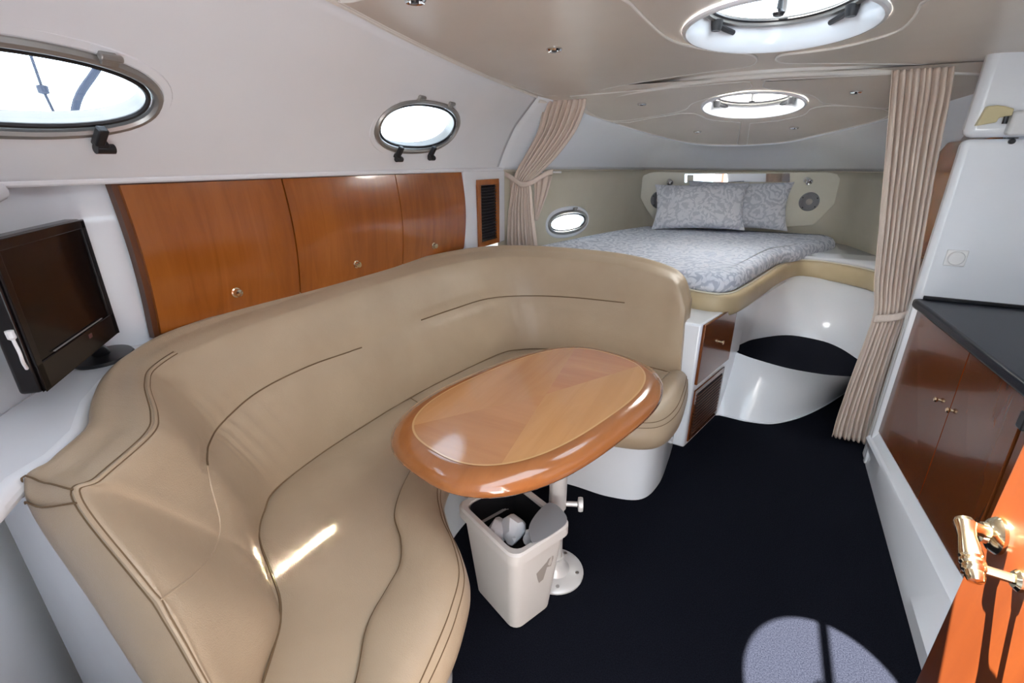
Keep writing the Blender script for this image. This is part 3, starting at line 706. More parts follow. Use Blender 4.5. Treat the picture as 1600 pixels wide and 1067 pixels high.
for I, O in zip(sI, sO):
    d = O-I; d.z = 0
    pr = [I+Vector((0, 0, -0.03)), I+Vector((0, 0, 0.004)), I+d*0.15+Vector((0, 0, 0.020)), I+d*0.5+Vector((0, 0, 0.028)), I+d*0.82+Vector((0, 0, 0.008)), I+d*1.0+Vector((0, 0, -0.045)), I+d*0.98+Vector((0, 0, -0.10)), I+d*0.85+Vector((0, 0, -0.13)), I+d*0.55+Vector((0, 0, -0.135))]
    c = cr(pr, 30, param=True); bol.append(c)
    n_ = d.normalized()
    bseam.append(cr(pr, 97, param=True)[50]); bseam2.append(cr(pr, 97, param=True)[54])
mb = MB().grid(bol); mb.ngon(bol[0]); mb.ngon(bol[-1][::-1])
bo = obj('front_bolster', mb, leather, settee, angle=70)
obj('seam', MB().tube([p+Vector((0, 0, 0.001)) for p in bseam], 0.0016, 5), stitch, bo)
obj('seam', MB().tube([p+Vector((0, 0, 0.001)) for p in bseam2], 0.0014, 5), stitch, bo)
obj('seam', MB().tube([I+Vector((0, 0, 0.002)) for I in sI], 0.0026, 6), stitch, bo)
base = [[I.lerp(O, 0.66).xy.to_3d()+Vector((0, 0, z)) for I, O in zip(sI, sO)] for z in (0, 0.10, 0.30)]
mb = MB().grid(base)
obj('plinth', mb, gel, settee)
e0 = base[0][-1]; obj('plinth_end', MB().prism([(e0.x, e0.y, 0), (e0.x, e0.y, 0.30), (-0.30, 2.46, 0.30), (-0.30, 2.46, 0)], (-0.02, 0, 0)), gel, settee, smooth=False)

# ================================================================== TABLE
tcx, tcy, ta, tb, tth, te = -0.594, 1.3655, 0.537, 0.325, 0.272, 2.72
TZ = 0.685
def tpt(ang, a, b, z, e=te):
    c_, s_ = math.cos(ang), math.sin(ang)
    u = a*abs(c_)**(2/e)*(1 if c_ >= 0 else -1); v = b*abs(s_)**(2/e)*(1 if s_ >= 0 else -1)
    return Vector((tcx+u*math.sin(tth)+v*math.cos(tth), tcy+u*math.cos(tth)-v*math.sin(tth), z))
def tring(da, z, n=120): return [tpt(2*PI*k/n, ta+da, tb+da, z) for k in range(n)]
table = thing('dining_table', 'oval cherry table with inlaid veneer top beside the settee', 'table', (-0.482, 1.280, 0))
mb = MB().grid([tring(-0.060, TZ), tring(-0.050, TZ+0.001), tring(-0.030, TZ-0.003), tring(-0.010, TZ-0.013), tring(0.004, TZ-0.030), tring(0.006, TZ-0.046), tring(-0.003, TZ-0.058), tring(-0.02, TZ-0.064), tring(-0.2, TZ-0.064)], cu=True)
mb.ngon(tring(-0.2, TZ-0.064)); mb.ngon(tring(-0.060, TZ-0.004)[::-1])
obj('table_rim', mb, rimwood, table, angle=60)
obj('inlay_line', MB().grid([tring(-0.058, TZ+0.0014), tring(-0.064, TZ+0.0014)], cu=True), inlay, table)
# four veneer leaves meeting at the centre
ctr = Vector((tcx+0.02, tcy-0.0, TZ+0.001))
br = [0.42, 2.45, 3.62, 5.75]
for q in range(4):
    a0, a1 = br[q], br[(q+1) % 4]+(2*PI if q == 3 else 0)
    arcp = [tpt(a0+(a1-a0)*k/30, ta-0.064, tb-0.064, TZ+0.001) for k in range(31)]
    mb = MB().ngon([ctr]+arcp)
    obj('veneer_leaf', mb, ven[q], table, smooth=False)
obj('pedestal_column', MB().lathe([(0.026, 0.02), (0.024, 0.32), (0.024, 0.62)], 24, (-0.482, 1.280, 0)), paintw, table)
obj('column_sleeve', MB().lathe([(0.031, 0.30), (0.031, 0.61), (0.06, 0.621)], 24, (-0.482, 1.280, 0)), paintw, table)
obj('base_flange', MB().lathe([(0.108, 0.0), (0.108, 0.006), (0.10, 0.012), (0.055, 0.018), (0.042, 0.03), (0.034, 0.055), (0.032, 0.075), (0.0001, 0.076)], 40, (-0.482, 1.280, 0)), paintw, table)
for k in range(5):
    a = 0.2+2*PI*k/5; obj('screw', MB().lathe([(0.0001, 0.017), (0.007, 0.017), (0.007, 0.0145)], 10, (-0.482+0.085*math.cos(a), 1.280+0.085*math.sin(a), 0)), steel, table)
kp = Vector((-0.482, 1.280, 0.315)); kd_dir = Vector((0.92, 0.38, 0)).normalized()
obj('clamp_knob', MB().lathe([(0.009, 0.03), (0.009, 0.070), (0.012, 0.071), (0.024, 0.073), (0.026, 0.081), (0.024, 0.089), (0.0001, 0.090)], 20, kp, rotm(kd_dir)), paintw, table)

# ================================================================== WASTE BIN
binn = thing('waste_bin', 'pale plastic waste bin tucked under the table', 'bin', (-0.60, 1.09, 0))
bu = Vector((0.40, 0.917, 0)).normalized(); bv_ = Vector((-0.917, 0.40, 0)).normalized()
bc = Vector((-0.572, 1.108, 0))
def rrect(hu, hv, z, r=0.035, n=6, bulge=0.0):
    out = []
    for su, sv, a0 in ((1, 1, 0), (-1, 1, PI/2), (-1, -1, PI), (1, -1, 1.5*PI)):
        for k in range(n):
            a = a0+PI/2*k/(n-1); out.append(bc+bu*(su*(hu-r)+r*math.cos(a))+bv_*(sv*(hv-r)+r*math.sin(a))+Vector((0, 0, z)))
    return out
hu0, hv0, hu1, hv1, bh = 0.085, 0.115, 0.118, 0.152, 0.36
mb = MB().grid([rrect(hu0-0.01, hv0-0.01, 0.0), rrect(hu0, hv0, 0.008), rrect(hu1-0.01, hv1-0.01, bh-0.05), rrect(hu1-0.008, hv1-0.008, bh), rrect(hu1-0.016, hv1-0.016, bh), rrect(hu0-0.008, hv0-0.008, 0.02)], cu=True)
mb.ngon(rrect(hu0-0.01, hv0-0.01, 0.0)[::-1]); mb.ngon(rrect(hu0-0.008, hv0-0.008, 0.02))
obj('body', mb, binp, binn)
obj('rim', MB().grid([rrect(hu1-0.008, hv1-0.008, bh-0.032), rrect(hu1+0.004, hv1+0.004, bh-0.030), rrect(hu1+0.004, hv1+0.004, bh+0.004), rrect(hu1-0.002, hv1-0.002, bh+0.010), rrect(hu1-0.018, hv1-0.018, bh+0.008), rrect(hu1-0.020, hv1-0.020, bh-0.02)], cu=True), binp, binn)
mb = MB().grid([rrect(hu1-0.022, hv1-0.022, bh+0.0), rrect(hu1-0.024, hv1-0.024, bh-0.10), rrect(hu1-0.03, hv1-0.03, bh-0.13)], cu=True); mb.ngon(rrect(hu1-0.03, hv1-0.03, bh-0.13))
obj('bag_liner', mb, blackp, binn)
# sticker with a wine-glass like print on the end face
face_c = bc-bv_*(hv1*0.93)
def on_face(u, z):     # face looking along -bv_
    t = z/bh; hv = hv0+(hv1-0.01-hv0)*t; return bc-bv_*(hv+0.002)+bu*u+Vector((0, 0, z))
# (print sits on the +bu/-bv_ end seen from the saloon)
def face_poly(pts): return MB().prism([on_face(u, z) for u, z in pts], -bv_*0.001)
lab = mat('sticker_print', (0.30, 0.26, 0.23), 0.5); lab2 = mat('sticker_print_pale', (0.50, 0.46, 0.42), 0.5)
obj('sticker', face_poly([(-0.012, 0.225), (0.030, 0.248), (0.055, 0.285), (0.060, 0.245), (0.052, 0.215), (0.034, 0.222), (0.022, 0.175), (0.004, 0.172), (-0.004, 0.195)]), lab, binn, smooth=False)
obj('sticker_highlight', MB().prism([p-bv_*0.0012 for p in [on_face(0.036, 0.232), on_face(0.044, 0.255), on_face(0.052, 0.262), on_face(0.053, 0.232), on_face(0.046, 0.222)]], -bv_*0.0006), lab2, binn, smooth=False)
def crumple(name, c, r, m, label, seed, sq=(1, 1, 1)):
    rnd = random.Random(seed); bm = bmesh.new(); bmesh.ops.create_icosphere(bm, subdivisions=3, radius=1)
    dirs = [(Vector((rnd.gauss(0, 1), rnd.gauss(0, 1), rnd.gauss(0, 1))).normalized(), rnd.uniform(0.55, 1.0)) for _ in range(22)]
    mb = MB(); vs2 = []
    for v in bm.verts:
        d = v.co.normalized(); k = min(1.25, min(dd[1]/max(0.15, d.dot(dd[0])) for dd in dirs))
        vs2.append(Vector(c)+Vector((d.x*sq[0], d.y*sq[1], d.z*sq[2]))*r*k)
    mb.add(vs2, [tuple(v.index for v in f.verts) for f in bm.faces]); bm.free()
    o = obj(name, mb, m, None, smooth=True, angle=25); return tag(o, label, 'paper')
for i, (du, dv, dz, r_, lb) in enumerate([(0.0, -0.01, -0.045, 0.062, 'large crumpled white tissue in the middle of the bin'), (0.03, -0.085, -0.055, 0.05, 'crumpled white tissue at the front corner of the bin'), (-0.045, 0.03, -0.07, 0.05, 'crumpled grey-white tissue at the back of the bin')]):
    o = crumple('crumpled_tissue', bc+bu*du+bv_*dv+Vector((0, 0, bh+dz)), r_, tissue, lb, 11+i, (1, 1, 0.75)); o['group'] = 'crumpled tissues in the waste bin'
fp = [bc+bu*u+bv_*v+Vector((0, 0, bh+z)) for u, v, z in [(-0.03, -0.150, 0.012), (0.095, -0.150, 0.014), (0.125, -0.10, 0.018), (0.115, -0.055, 0.022), (0.06, -0.06, 0.020), (0.0, -0.085, 0.016), (-0.03, -0.12, 0.013)]]
tag(obj('plastic_flap', MB().prism(cr(fp, 36, closed=True), (0, 0, 0.004)), greyp, None), 'grey plastic flap lying over the bin rim', 'flap')

# ================================================================== LOCKERS
FX = -1.575
lk = thing('wall_locker', 'long cherry wood locker with three doors above the settee', 'locker', (FX, 1.55, 0.95))
ky = [0.708, 1.222, 1.84, 2.412]; lz0, lz1 = 0.955, 1.392
def bowx(z): t = (z-lz0)/(lz1-lz0); return FX+0.022*math.sin(PI*min(1, max(0, t)))
def slab(y0, y1, z0, z1, off, th, nz=14, taper=0.0):
    fr = [[(bowx(z0+(z1-z0)*k/nz)+off, y, z0+(z1-z0)*k/nz) for y in (y0, y0+0.004, (y0+y1)/2, y1-0.004, y1)] for k in range(nz+1)]
    bk = [[(p[0]-th, p[1], p[2]) for p in r_] for r_ in fr]
    m_ = MB(); m_.grid(fr); m_.grid([r_[::-1] for r_ in bk]); m_.grid([fr[0], bk[0]]); m_.grid([bk[-1], fr[-1]]); m_.grid([[r_[0] for r_ in bk], [r_[0] for r_ in fr]]); m_.grid([[r_[-1] for r_ in fr], [r_[-1] for r_ in bk]]); return m_
obj('carcass', slab(ky[0]-0.012, ky[-1]+0.006, lz0-0.014, lz1, -0.012, 0.03), cherry_dark, lk)
kpx = [(369, 457), (557, 413), (678, 384)]
for i in range(3):
    d = obj('door', slab(ky[i]+0.003, ky[i+1]-0.003, lz0, lz1-0.006, 0.0, 0.016), cherry, lk)
    q = pX(*kpx[i], FX+0.012); q.x = bowx(q.z)
    obj('knob', MB().lathe([(0.016, -0.001), (0.017, 0.003), (0.013, 0.005), (0.011, 0.012), (0.0135, 0.016), (0.012, 0.021), (0.0001, 0.0225)], 20, q, rotm((1, 0, 0))), brass, d)
# white panel with air vent forward of the lockers
struct('wall_vent_panel', MB().box((-1.60, 2.675, 1.16), (0.06, 0.50, 0.47)), gel, 'white panel holding the wooden air vent', 'wall', bevel=0.008)
av = thing('air_vent', 'tall narrow black air vent in a cherry frame', 'vent', (-1.565, 2.68, 0.96))
VX = -1.568
va, vb = pX(744, 281, VX), pX(778, 378, VX); vy0, vy1, vz0, vz1 = va.y, vb.y, vb.z+0.0, va.z
def frame_rect(y0, y1, z0, z1, wd, x0, th): 
    return MB().box((x0, (y0+y1)/2, z0+wd/2), (th, y1-y0, wd)).box((x0, (y0+y1)/2, z1-wd/2), (th, y1-y0, wd)).box((x0, y0+wd/2, (z0+z1)/2), (th, wd, z1-z0-2*wd)).box((x0, y1-wd/2, (z0+z1)/2), (th, wd, z1-z0-2*wd))
obj('vent_frame', frame_rect(vy0, vy1, vz0, vz1, 0.032, VX+0.006, 0.016), cherry, av, bevel=0.002)
obj('vent_back', MB().box((VX-0.001, (vy0+vy1)/2, (vz0+vz1)/2), (0.002, vy1-vy0-0.06, vz1-vz0-0.06)), dark, av, smooth=False)
ns = 18
sm = None
for k in range(ns):
    zz = vz0+0.045+(vz1-vz0-0.09)*k/(ns-1)
    Rm = Matrix.Rotation(math.radians(35), 3, 'Y')
    o = obj('slat', MB().box((VX+0.007, (vy0+vy1)/2, zz), (0.012, vy1-vy0-0.075, 0.004), Rm), blackp, av, smooth=False)

# ================================================================== TELEVISION
tvA, tvB = Vector((-1.285, 0.337, 0)), Vector((-1.575, 0.606, 0))
tv = thing('television', 'small black flat television standing on the corner shelf', 'television', (-1.45, 0.47, SHZ))
tx = (tvB-tvA).normalized(); tn = Vector((0, 0, 1)).cross(tx)
if tn.dot(Vector((1, 1, 0))) < 0: tn = -tn
Rtv = Matrix((tx, Vector((0, 0, 1)), tn)).transposed()
if Rtv.determinant() < 0: Rtv = Matrix((-tx, Vector((0, 0, 1)), tn)).transposed()
tw = (tvB-tvA).length; tc = (tvA+tvB)/2; z0, z1 = 0.992, 1.308
def tvbox(u, z, dn, w_, h_, d_): return MB().box(tc+tx*u+tn*dn+Vector((0, 0, z)), (w_, h_, d_), Rtv)
obj('housing', tvbox(0, (z0+z1)/2, -0.022, tw, z1-z0, 0.04), tvbez, tv, bevel=0.008)
obj('bezel', MB().box(tc+tn*0.001+Vector((0, 0, z0+0.032)), (tw-0.006, 0.058, 0.006), Rtv).box(tc+tn*0.001+Vector((0, 0, z1-0.012)), (tw-0.006, 0.022, 0.006), Rtv).box(tc+tx*(tw/2-0.014)+tn*0.001+Vector((0, 0, (z0+z1)/2)), (0.022, z1-z0-0.006, 0.006), Rtv).box(tc-tx*(tw/2-0.014)+tn*0.001+Vector((0, 0, (z0+z1)/2)), (0.022, z1-z0-0.006, 0.006), Rtv), tvbez, tv, bevel=0.002)
obj('screen', tvbox(0, (z0+z1)/2+0.022, -0.001, tw-0.05, z1-z0-0.08, 0.003), screenm, tv, smooth=False)
obj('trim_line', tvbox(0, z0+0.066, 0.004, tw*0.62, 0.002, 0.003), greyp, tv, smooth=False)
lm = mat('tv_emblem', (0.10, 0.03, 0.03), 0.3)
obj('emblem', tvbox(0.04, z0+0.045, 0.0045, 0.016, 0.010, 0.002), lm, tv, smooth=False)
obj('rear_hump', tvbox(0, (z0+z1)/2-0.02, -0.048, tw*0.6, (z1-z0)*0.6, 0.02), blackp, tv, bevel=0.012)
obj('stand_neck', MB().tube([pz(160, 552, 0.94), tc-tn*0.03+tx*0.07+Vector((0, 0, z0+0.03))], 0.02, 16), blackp, tv)
bcx = pz(160, 552, 0.94); bcx.z = 0
obj('stand_base', MB().grid([[bcx+tx*(r_*1.25*math.cos(2*PI*k/40))+tn*(r_*math.sin(2*PI*k/40))+Vector((0, 0, SHZ+h_)) for k in range(40)] for r_, h_ in ((0.066, 0.0), (0.070, 0.004), (0.066, 0.010), (0.04, 0.016), (0.001, 0.018))], cu=True), blackp, tv)
def pdist(x, y, d_): r_ = ray(x, y); return CAM+r_*(d_/math.hypot(r_.x, r_.y))
ca = pdist(15, 520, 1.285); cb2 = pdist(31, 552, 1.275)
tag(obj('aerial_cable', MB().tube(cr([ca+Vector((0, 0, 0.004)), ca, ca.lerp(cb2, .5), cb2, pdist(36, 566, 1.28), pdist(42, 576, 1.30)], 26), [0.007]*5+[0.003]*21, 8), whitep, None), 'short white aerial lead sticking out beside the television', 'cable')

# ================================================================== BERTH
berth = thing('berth', 'forward berth base with tan padded edge, drawer and step', 'berth', (-0.1, 3.4, 0))
padpx = [(1062, 452), (1085, 457), (1120, 462), (1148, 460), (1170, 450), (1195, 434), (1220, 418), (1245, 409), (1275, 409), (1310, 414), (1345, 421), (1372, 428)]
PZ = 0.785
padT = [pz(x, y, PZ) for x, y in padpx]
padT[0].y = max(padT[0].y, 2.56); padT = [Vector((-0.62, 2.70, PZ)), Vector((-0.45, 2.64, PZ))]+padT+[Vector((0.80, 3.42, PZ))]
padc = cr(padT, 90)
def inward(c, k):
    t = c[min(k+1, len(c)-1)]-c[max(k-1, 0)]; n = Vector((-t.y, t.x, 0)).normalized(); return n
rows = []
for k, p in enumerate(padc):
    n = inward(padc, k)
    rows.append(cr([p+n*0.10, p+n*0.03+Vector((0, 0, 0.003)), p-n*0.006+Vector((0, 0, -0.006)), p-n*0.016+Vector((0, 0, -0.05)), p-n*0.010+Vector((0, 0, -0.100)), p+n*0.012+Vector((0, 0, -0.118)), p+n*0.06+Vector((0, 0, -0.120))], 22, param=True))
pe_ = obj('padded_edge', MB().grid(rows), berthtan, berth)
obj('welt', MB().tube([r_[4]+Vector((0, 0, 0.002)) for r_ in rows], 0.005, 6), cream, pe_)
# platform top
plat = [(p.x, p.y) for p in [q+inward(padc, k)*0.05 for k, q in enumerate(padc)]]+[(0.84, 3.7), (0.76, 4.2), (0.63, 4.64), (0.5, 4.79), (-0.97, 4.61), (-1.18, 4.3), (-1.35, 3.8), (-1.49, 3.3), (-1.55, 2.98), (-1.5, 2.74)]
mb = MB(); fill(mb, plat, lambda x, y: PZ-0.004, 0.2); obj('platform', mb, gel, berth).modifiers.new('thick', 'SOLIDIFY').thickness = -0.03
# upper white front, tread and lower riser
TR = 0.36
up_px = [(1128, 556), (1142, 546), (1160, 537), (1180, 530), (1230, 524), (1280, 532), (1310, 543), (1337, 560), (1360, 578)]
lo_px = [(1128, 540), (1142, 547), (1160, 554), (1180, 561), (1230, 575), (1280, 584), (1310, 587), (1332, 588), (1360, 588)]
fl_px = [(1108, 652), (1120, 648), (1140, 652), (1165, 658), (1200, 662), (1230, 658), (1260, 648), (1290, 633), (1312, 619), (1335, 603)]
upb = cr([pz(x, y, TR) for x, y in up_px], 50); lof = cr([pz(x, y, TR) for x, y in lo_px], 50); flc = cr([pz(x, y, 0) for x, y in fl_px], 50)
pt_px = [(1140, 488), (1165, 481), (1195, 464), (1230, 443), (1262, 437), (1300, 440), (1340, 449), (1372, 458)]
ptc = cr([pz(x, y-3, 0.675) for x, y in pt_px], 50)
obj('upper_front', MB().grid([[a.lerp(b, t)-Vector((0, 0.03*math.sin(PI*t), 0)) for a, b in zip(upb, ptc)] for t in [k/8 for k in range(9)]]+[[p+Vector((-0.02, 0.05, 0.012)) for p in ptc], [p+Vector((-0.03, 0.09, 0.09)) for p in ptc]]), gel, berth)
obj('lower_front', MB().grid([[a.lerp(b, t) for a, b in zip(flc, lof)] for t in [k/8 for k in range(9)]]), gel, berth)
obj('carpet_edge', MB().tube([p+Vector((0, -0.003, 0.004)) for p in flc], 0.005, 6), gel, berth)
mb = MB(); mb.grid([[p+Vector((0, 0, 0.002)) for p in lof], [p+Vector((0, 0.01, 0.002)) for p in upb]]); obj('step_tread', mb, carpet, berth)
# drawer column beside the settee
n_dr = Vector((0.966, -0.257, 0)).normalized(); p_dr = Vector((-0.153, 2.453, 0)); t_dr = Vector((0.257, 0.966, 0)).normalized()
P0 = p_dr-t_dr*0.10; P1 = p_dr+t_dr*0.60
colm = MB().prism([P0, P1, P1-n_dr*0.3, P0-n_dr*0.24, P0-n_dr*0.10-t_dr*0.02], (0, 0, 0.70))
obj('drawer_column', colm, gel, berth, bevel=0.012)
def drpx(x, y): return pp(x, y, p_dr+n_dr*0.002, n_dr)
def quad(pts, th): return MB().prism(pts, -n_dr*0.0+n_dr*th)
A, B, D, E_ = drpx(1094, 494), drpx(1149, 494), drpx(1087, 587), drpx(1141, 562)
def rectf(u0, u1, z0, z1, off=0.0): return [p_dr+t_dr*u+n_dr*off+Vector((0, 0, z)) for u, z in ((u0, z0), (u1, z0), (u1, z1), (u0, z1))]
print('DR', [((q-p_dr).dot(t_dr), q.z) for q in (A, B, D, E_, drpx(1085, 598), drpx(1133, 572), drpx(1078, 680), drpx(1122, 650))])
dr = obj('drawer', MB().prism(rectf(-0.09, 0.37, 0.375, 0.70, 0.001), n_dr*0.014), shaded_cherry, berth, bevel=0.003)
kq = drpx(1121, 533)
obj('knob', MB().lathe([(0.006, 0.014), (0.006, 0.022), (0.011, 0.026), (0.011, 0.032), (0.0001, 0.036)], 14, kq, rotm(n_dr)), brass, dr)
gr = obj('vent_grille', MB().prism(rectf(-0.075, 0.345, 0.03, 0.335, 0.001), n_dr*0.008), shaded_cherry, berth, bevel=0.002)
obj('grille_mesh', MB().prism(rectf(-0.04, 0.31, 0.06, 0.305, 0.009), n_dr*0.003), dark, gr, smooth=False)
for k in range(12):
    zz = 0.072+0.222*k/11
    obj('grille_bar', MB().prism(rectf(-0.04, 0.31, zz-0.004, zz+0.002, 0.011), n_dr*0.004), cherry_dark, gr, smooth=False)

# mattress
MZ = 0.885
mo = [padc[k]+inward(padc, k)*0.035 for k in range(4, 58, 3)]
cut = [p for p in mo if p.x < 0.20]
mo_pts = [(p.x, p.y) for p in cut]+[(0.27, 3.86), (0.36, 4.08), (0.47, 4.30), (0.53, 4.48), (0.50, 4.62), (0.40, 4.68), (-0.3, 4.63), (-0.90, 4.54), (-1.05, 4.36), (-1.2, 3.95), (-1.33, 3.45), (-1.42, 3.05), (-1.40, 2.82), (-1.2, 2.78), (-0.85, 2.75)]
mout = cr([(x, y, 0) for x, y in mo_pts], 140, closed=True)
cen = Vector((-0.45, 3.7, 0))
def mring(ins, z):
    out = []
    for k in range(140):
        t = mout[(k+1) % 140]-mout[k-1]; n = Vector((-t.y, t.x, 0)).normalized(); out.append(mout[k]+n*ins+Vector((0, 0, z)))
    return out
mb = MB().grid([mring(0.02, PZ-0.002), mring(0.0, PZ+0.008), mring(-0.006, PZ+0.035), mring(0.0, PZ+0.065), mring(0.018, PZ+0.088), mring(0.045, PZ+0.098), mring(0.075, PZ+0.101)], cu=True)
top_r = [(p.x, p.y) for p in mring(0.075, 0)]
fill(mb, top_r, lambda x, y: PZ+0.101+0.006*math.sin(3*x+1)*math.sin(2.3*y), 0.08)
tag(obj('mattress', mb, bedm, None, angle=60), 'berth mattress under a grey paisley cover', 'mattress')
# pillows
def pillow(name, c, w_, h_, d_, yaw, lean, roll, label, seed, m=pillm):
    mb = MB(); n = 26; rnd = random.Random(seed)
    Rm = (Matrix.Rotation(yaw, 3, 'Z') @ Matrix.Rotation(-lean, 3, 'X') @ Matrix.Rotation(roll, 3, 'Y'))
    for side in (1, -1):
        rows = []
        for i in range(n+1):
            r_ = []
            for j in range(n+1):
                u, v = 2*i/n-1, 2*j/n-1
                pin = 1-0.09*(1-abs(u)**2)*abs(v)**6; piv = 1-0.09*(1-abs(v)**2)*abs(u)**6
                th = d_/2*((1-abs(u)**2.6)*(1-abs(v)**2.6))**0.55
                th += 0.010*math.sin(5*u+seed)*math.cos(4*v+seed*2)*(1-u*u)*(1-v*v)
                r_.append(Vector(c)+Rm @ Vector((u*w_/2*piv, -side*(th+0.003), v*h_/2*pin)))
            rows.append(r_)
        mb.grid(rows if side > 0 else rows[::-1])
    o = obj(name, mb, m, None, angle=80); return tag(o, label, 'pillow', 'pillows on the berth')
yw = math.atan(0.14)
pillow('pillow', (-0.22, 4.575, 1.092), 0.82, 0.40, 0.15, yw, math.radians(18), 0.0, 'rear paisley pillow, half hidden behind the front one', 2)
pillow('pillow', (-0.50, 4.38, 1.083), 0.74, 0.39, 0.17, yw, math.radians(20), math.radians(-2), 'front paisley pillow on the berth, unobstructed', 5)

# head panel, mirror, speakers, reading lights
p_h = Vector((-0.3, 4.71, 1.1)); n_h = Vector((0.139, -0.99, 0)).normalized()
def hp(x, y, off=0.0): return pp(x, y, p_h+n_h*off, n_h)
hexp = cr([hp(x, y, 0.0) for x, y in ((1014, 270), (998, 291), (1004, 315), (1023, 344), (1040, 352), (1150, 356), (1262, 352), (1276, 346), (1314, 306), (1319, 296), (1313, 284), (1302, 270), (1240, 269), (1080, 269))], 90, closed=True)
hb_ = thing('headboard_panel', 'cream shaped headboard panel on the bow wall', 'headboard', tuple(hp(1160, 355)))
obj('panel_board', MB().prism(hexp, n_h*0.018), cream, hb_, bevel=0.005)
mpts = [hp(x, y, 0.019) for x, y in ((1070, 272), (1234, 271), (1234, 284), (1070, 285))]
obj('mirror_strip', MB().prism(mpts, n_h*0.003), mirror, hb_, smooth=False)
obj('mirror_end', MB().prism([hp(x, y, 0.023) for x, y in ((1074, 273), (1084, 273), (1083, 288), (1073, 288))], n_h*0.003), cream, hb_, smooth=False)
def speaker(x, y, lb, grp):
    c = hp(x, y, 0.018); t = thing('speaker', lb, 'speaker', tuple(c), grp); R = rotm(n_h)
    obj('rim', MB().lathe([(0.075, 0.0), (0.076, 0.006), (0.068, 0.012), (0.062, 0.008)], 36, c, R), greyp, t)
    obj('cone', MB().lathe([(0.064, 0.006), (0.045, 0.003), (0.03, 0.004), (0.022, 0.010), (0.0001, 0.014)], 36, c, R), lab2, t)
    for r_ in (0.055, 0.042, 0.028):
        obj('ring', MB().tube([c+R @ Vector((r_*math.cos(2*PI*k/30), r_*math.sin(2*PI*k/30), 0.009)) for k in range(30)], 0.003, 6, closed=True), greyp, t)
    for a in (0.5, 2.6, 4.0, 5.6): obj('screw', MB().lathe([(0.006, 0.008), (0.006, 0.013), (0.0001, 0.014)], 8, c+R @ Vector((0.062*math.cos(a), 0.062*math.sin(a), 0)), R), blackp, t)
speaker(1264, 315, 'round grey speaker right of the pillows', 'speakers on the headboard')
speaker(1030, 312, 'round grey speaker peeking out left of the pillows', 'speakers on the headboard')
def rlight(x, y, lb):
    c = hp(x, y, 0.018); t = thing('reading_light', lb, 'reading light', tuple(c), 'berth reading lights'); R = rotm(n_h)
    obj('base', MB().lathe([(0.022, 0), (0.022, 0.006), (0.012, 0.010), (0.009, 0.03), (0.0001, 0.032)], 18, c, R), chrome, t)
    d = (n_h+Vector((0.35, 0, -0.5))).normalized()
    obj('shade', MB().lathe([(0.010, -0.02), (0.020, -0.012), (0.026, 0.012), (0.027, 0.035), (0.022, 0.036), (0.018, 0.01), (0.0001, 0.0)], 18, c+n_h*0.045, rotm(d)), chrome, t)
rlight(1260, 281, 'chrome reading light on the right end of the headboard')
rlight(1046, 283, 'chrome reading light behind the left corner of the front pillow')

# ================================================================== CURTAINS
def curtain(name, label, levels, pleats, Y, cat='curtain', seed=1, amp=0.022):
    """levels: (xl, xr, z, yoff, amp_scale) - a hanging cloth with pleats"""
    nU = pleats*12; rnd = random.Random(seed); ph = [rnd.uniform(-0.5, 0.5) for _ in range(pleats+1)]; am = [rnd.uniform(0.55, 1.15) for _ in range(pleats+1)]
    lv = cr([Vector((l[0], l[1], l[2])) for l in levels], 60, param=True); la = cr([Vector((l[3], l[4], 0)) for l in levels], 60, param=True)
    rows = []
    for p, q in zip(lv, la):
        r_ = []
        for k in range(nU+1):
            u = k/nU; s_ = u*pleats; i = min(int(s_), pleats-1); f = s_-i
            a = (am[i]*(1-f)+am[i+1]*f); x = p.x+(p.y-p.x)*(u+0.010*math.sin(2*PI*s_*0.5+ph[i]))
            r_.append(Vector((x, Y+q.x+amp*q.y*a*math.sin(2*PI*s_+0.8*math.sin(p.z*2.2+ph[i]*3)), p.z)))
        rows.append(r_)
    o = obj(name, MB().grid(rows), curt, None, angle=80); o.modifiers.new('thick', 'SOLIDIFY').thickness = 0.003
    return o
def cY(x, y, Y=2.95): return pY(x, y, Y)
lev = []
for (xl, yl, xr, yr, yo, am) in ((1394, 108, 1490, 106, 0, .55), (1391, 150, 1484, 150, 0, .8), (1384, 240, 1466, 240, 0, 1), (1374, 350, 1448, 345, 0, 1), (1366, 440, 1432, 440, 0, .9), (1364, 490, 1422, 488, -0.01, .55), (1352, 530, 1406, 530, -.01, .8), (1330, 590, 1388, 590, 0, 1), (1308, 650, 1370, 660, 0, 1), (1304, 664, 1366, 688, 0, 1)):
    a, b = cY(xl, yl, 2.84), cY(xr, yr, 2.84); lev.append((a.x, b.x, (a.z+b.z)/2, yo, am))
lev[-1] = (lev[-1][0], lev[-1][1], 0.015, 0, 1)
cR = curtain('curtain', 'full-length taupe curtain tied back beside the galley', lev, 9, 2.84, seed=3)
tag(cR, 'full-length taupe curtain tied back beside the galley', 'curtain', 'taupe berth curtains')
ties = [cY(1366, 498, 2.805), cY(1395, 496, 2.795), cY(1420, 490, 2.79), cY(1436, 484, 2.74)]
tb_ = cr(ties, 20)
def band(pts, h, th=0.004):
    m_ = MB(); rows = [[p+Vector((0, 0, h*t)) for p in pts] for t in (-0.5, -0.25, 0, 0.25, 0.5)]; rows = [[p+Vector((0, -0.006*math.cos(PI*(i/4-0.5)), 0)) for p in r_] for i, r_ in enumerate(rows)]
    m_.grid(rows); return m_
tbo = obj('tieback', band(tb_, 0.035), curt, cR); tbo.modifiers.new('thick', 'SOLIDIFY').thickness = 0.004
lev = []
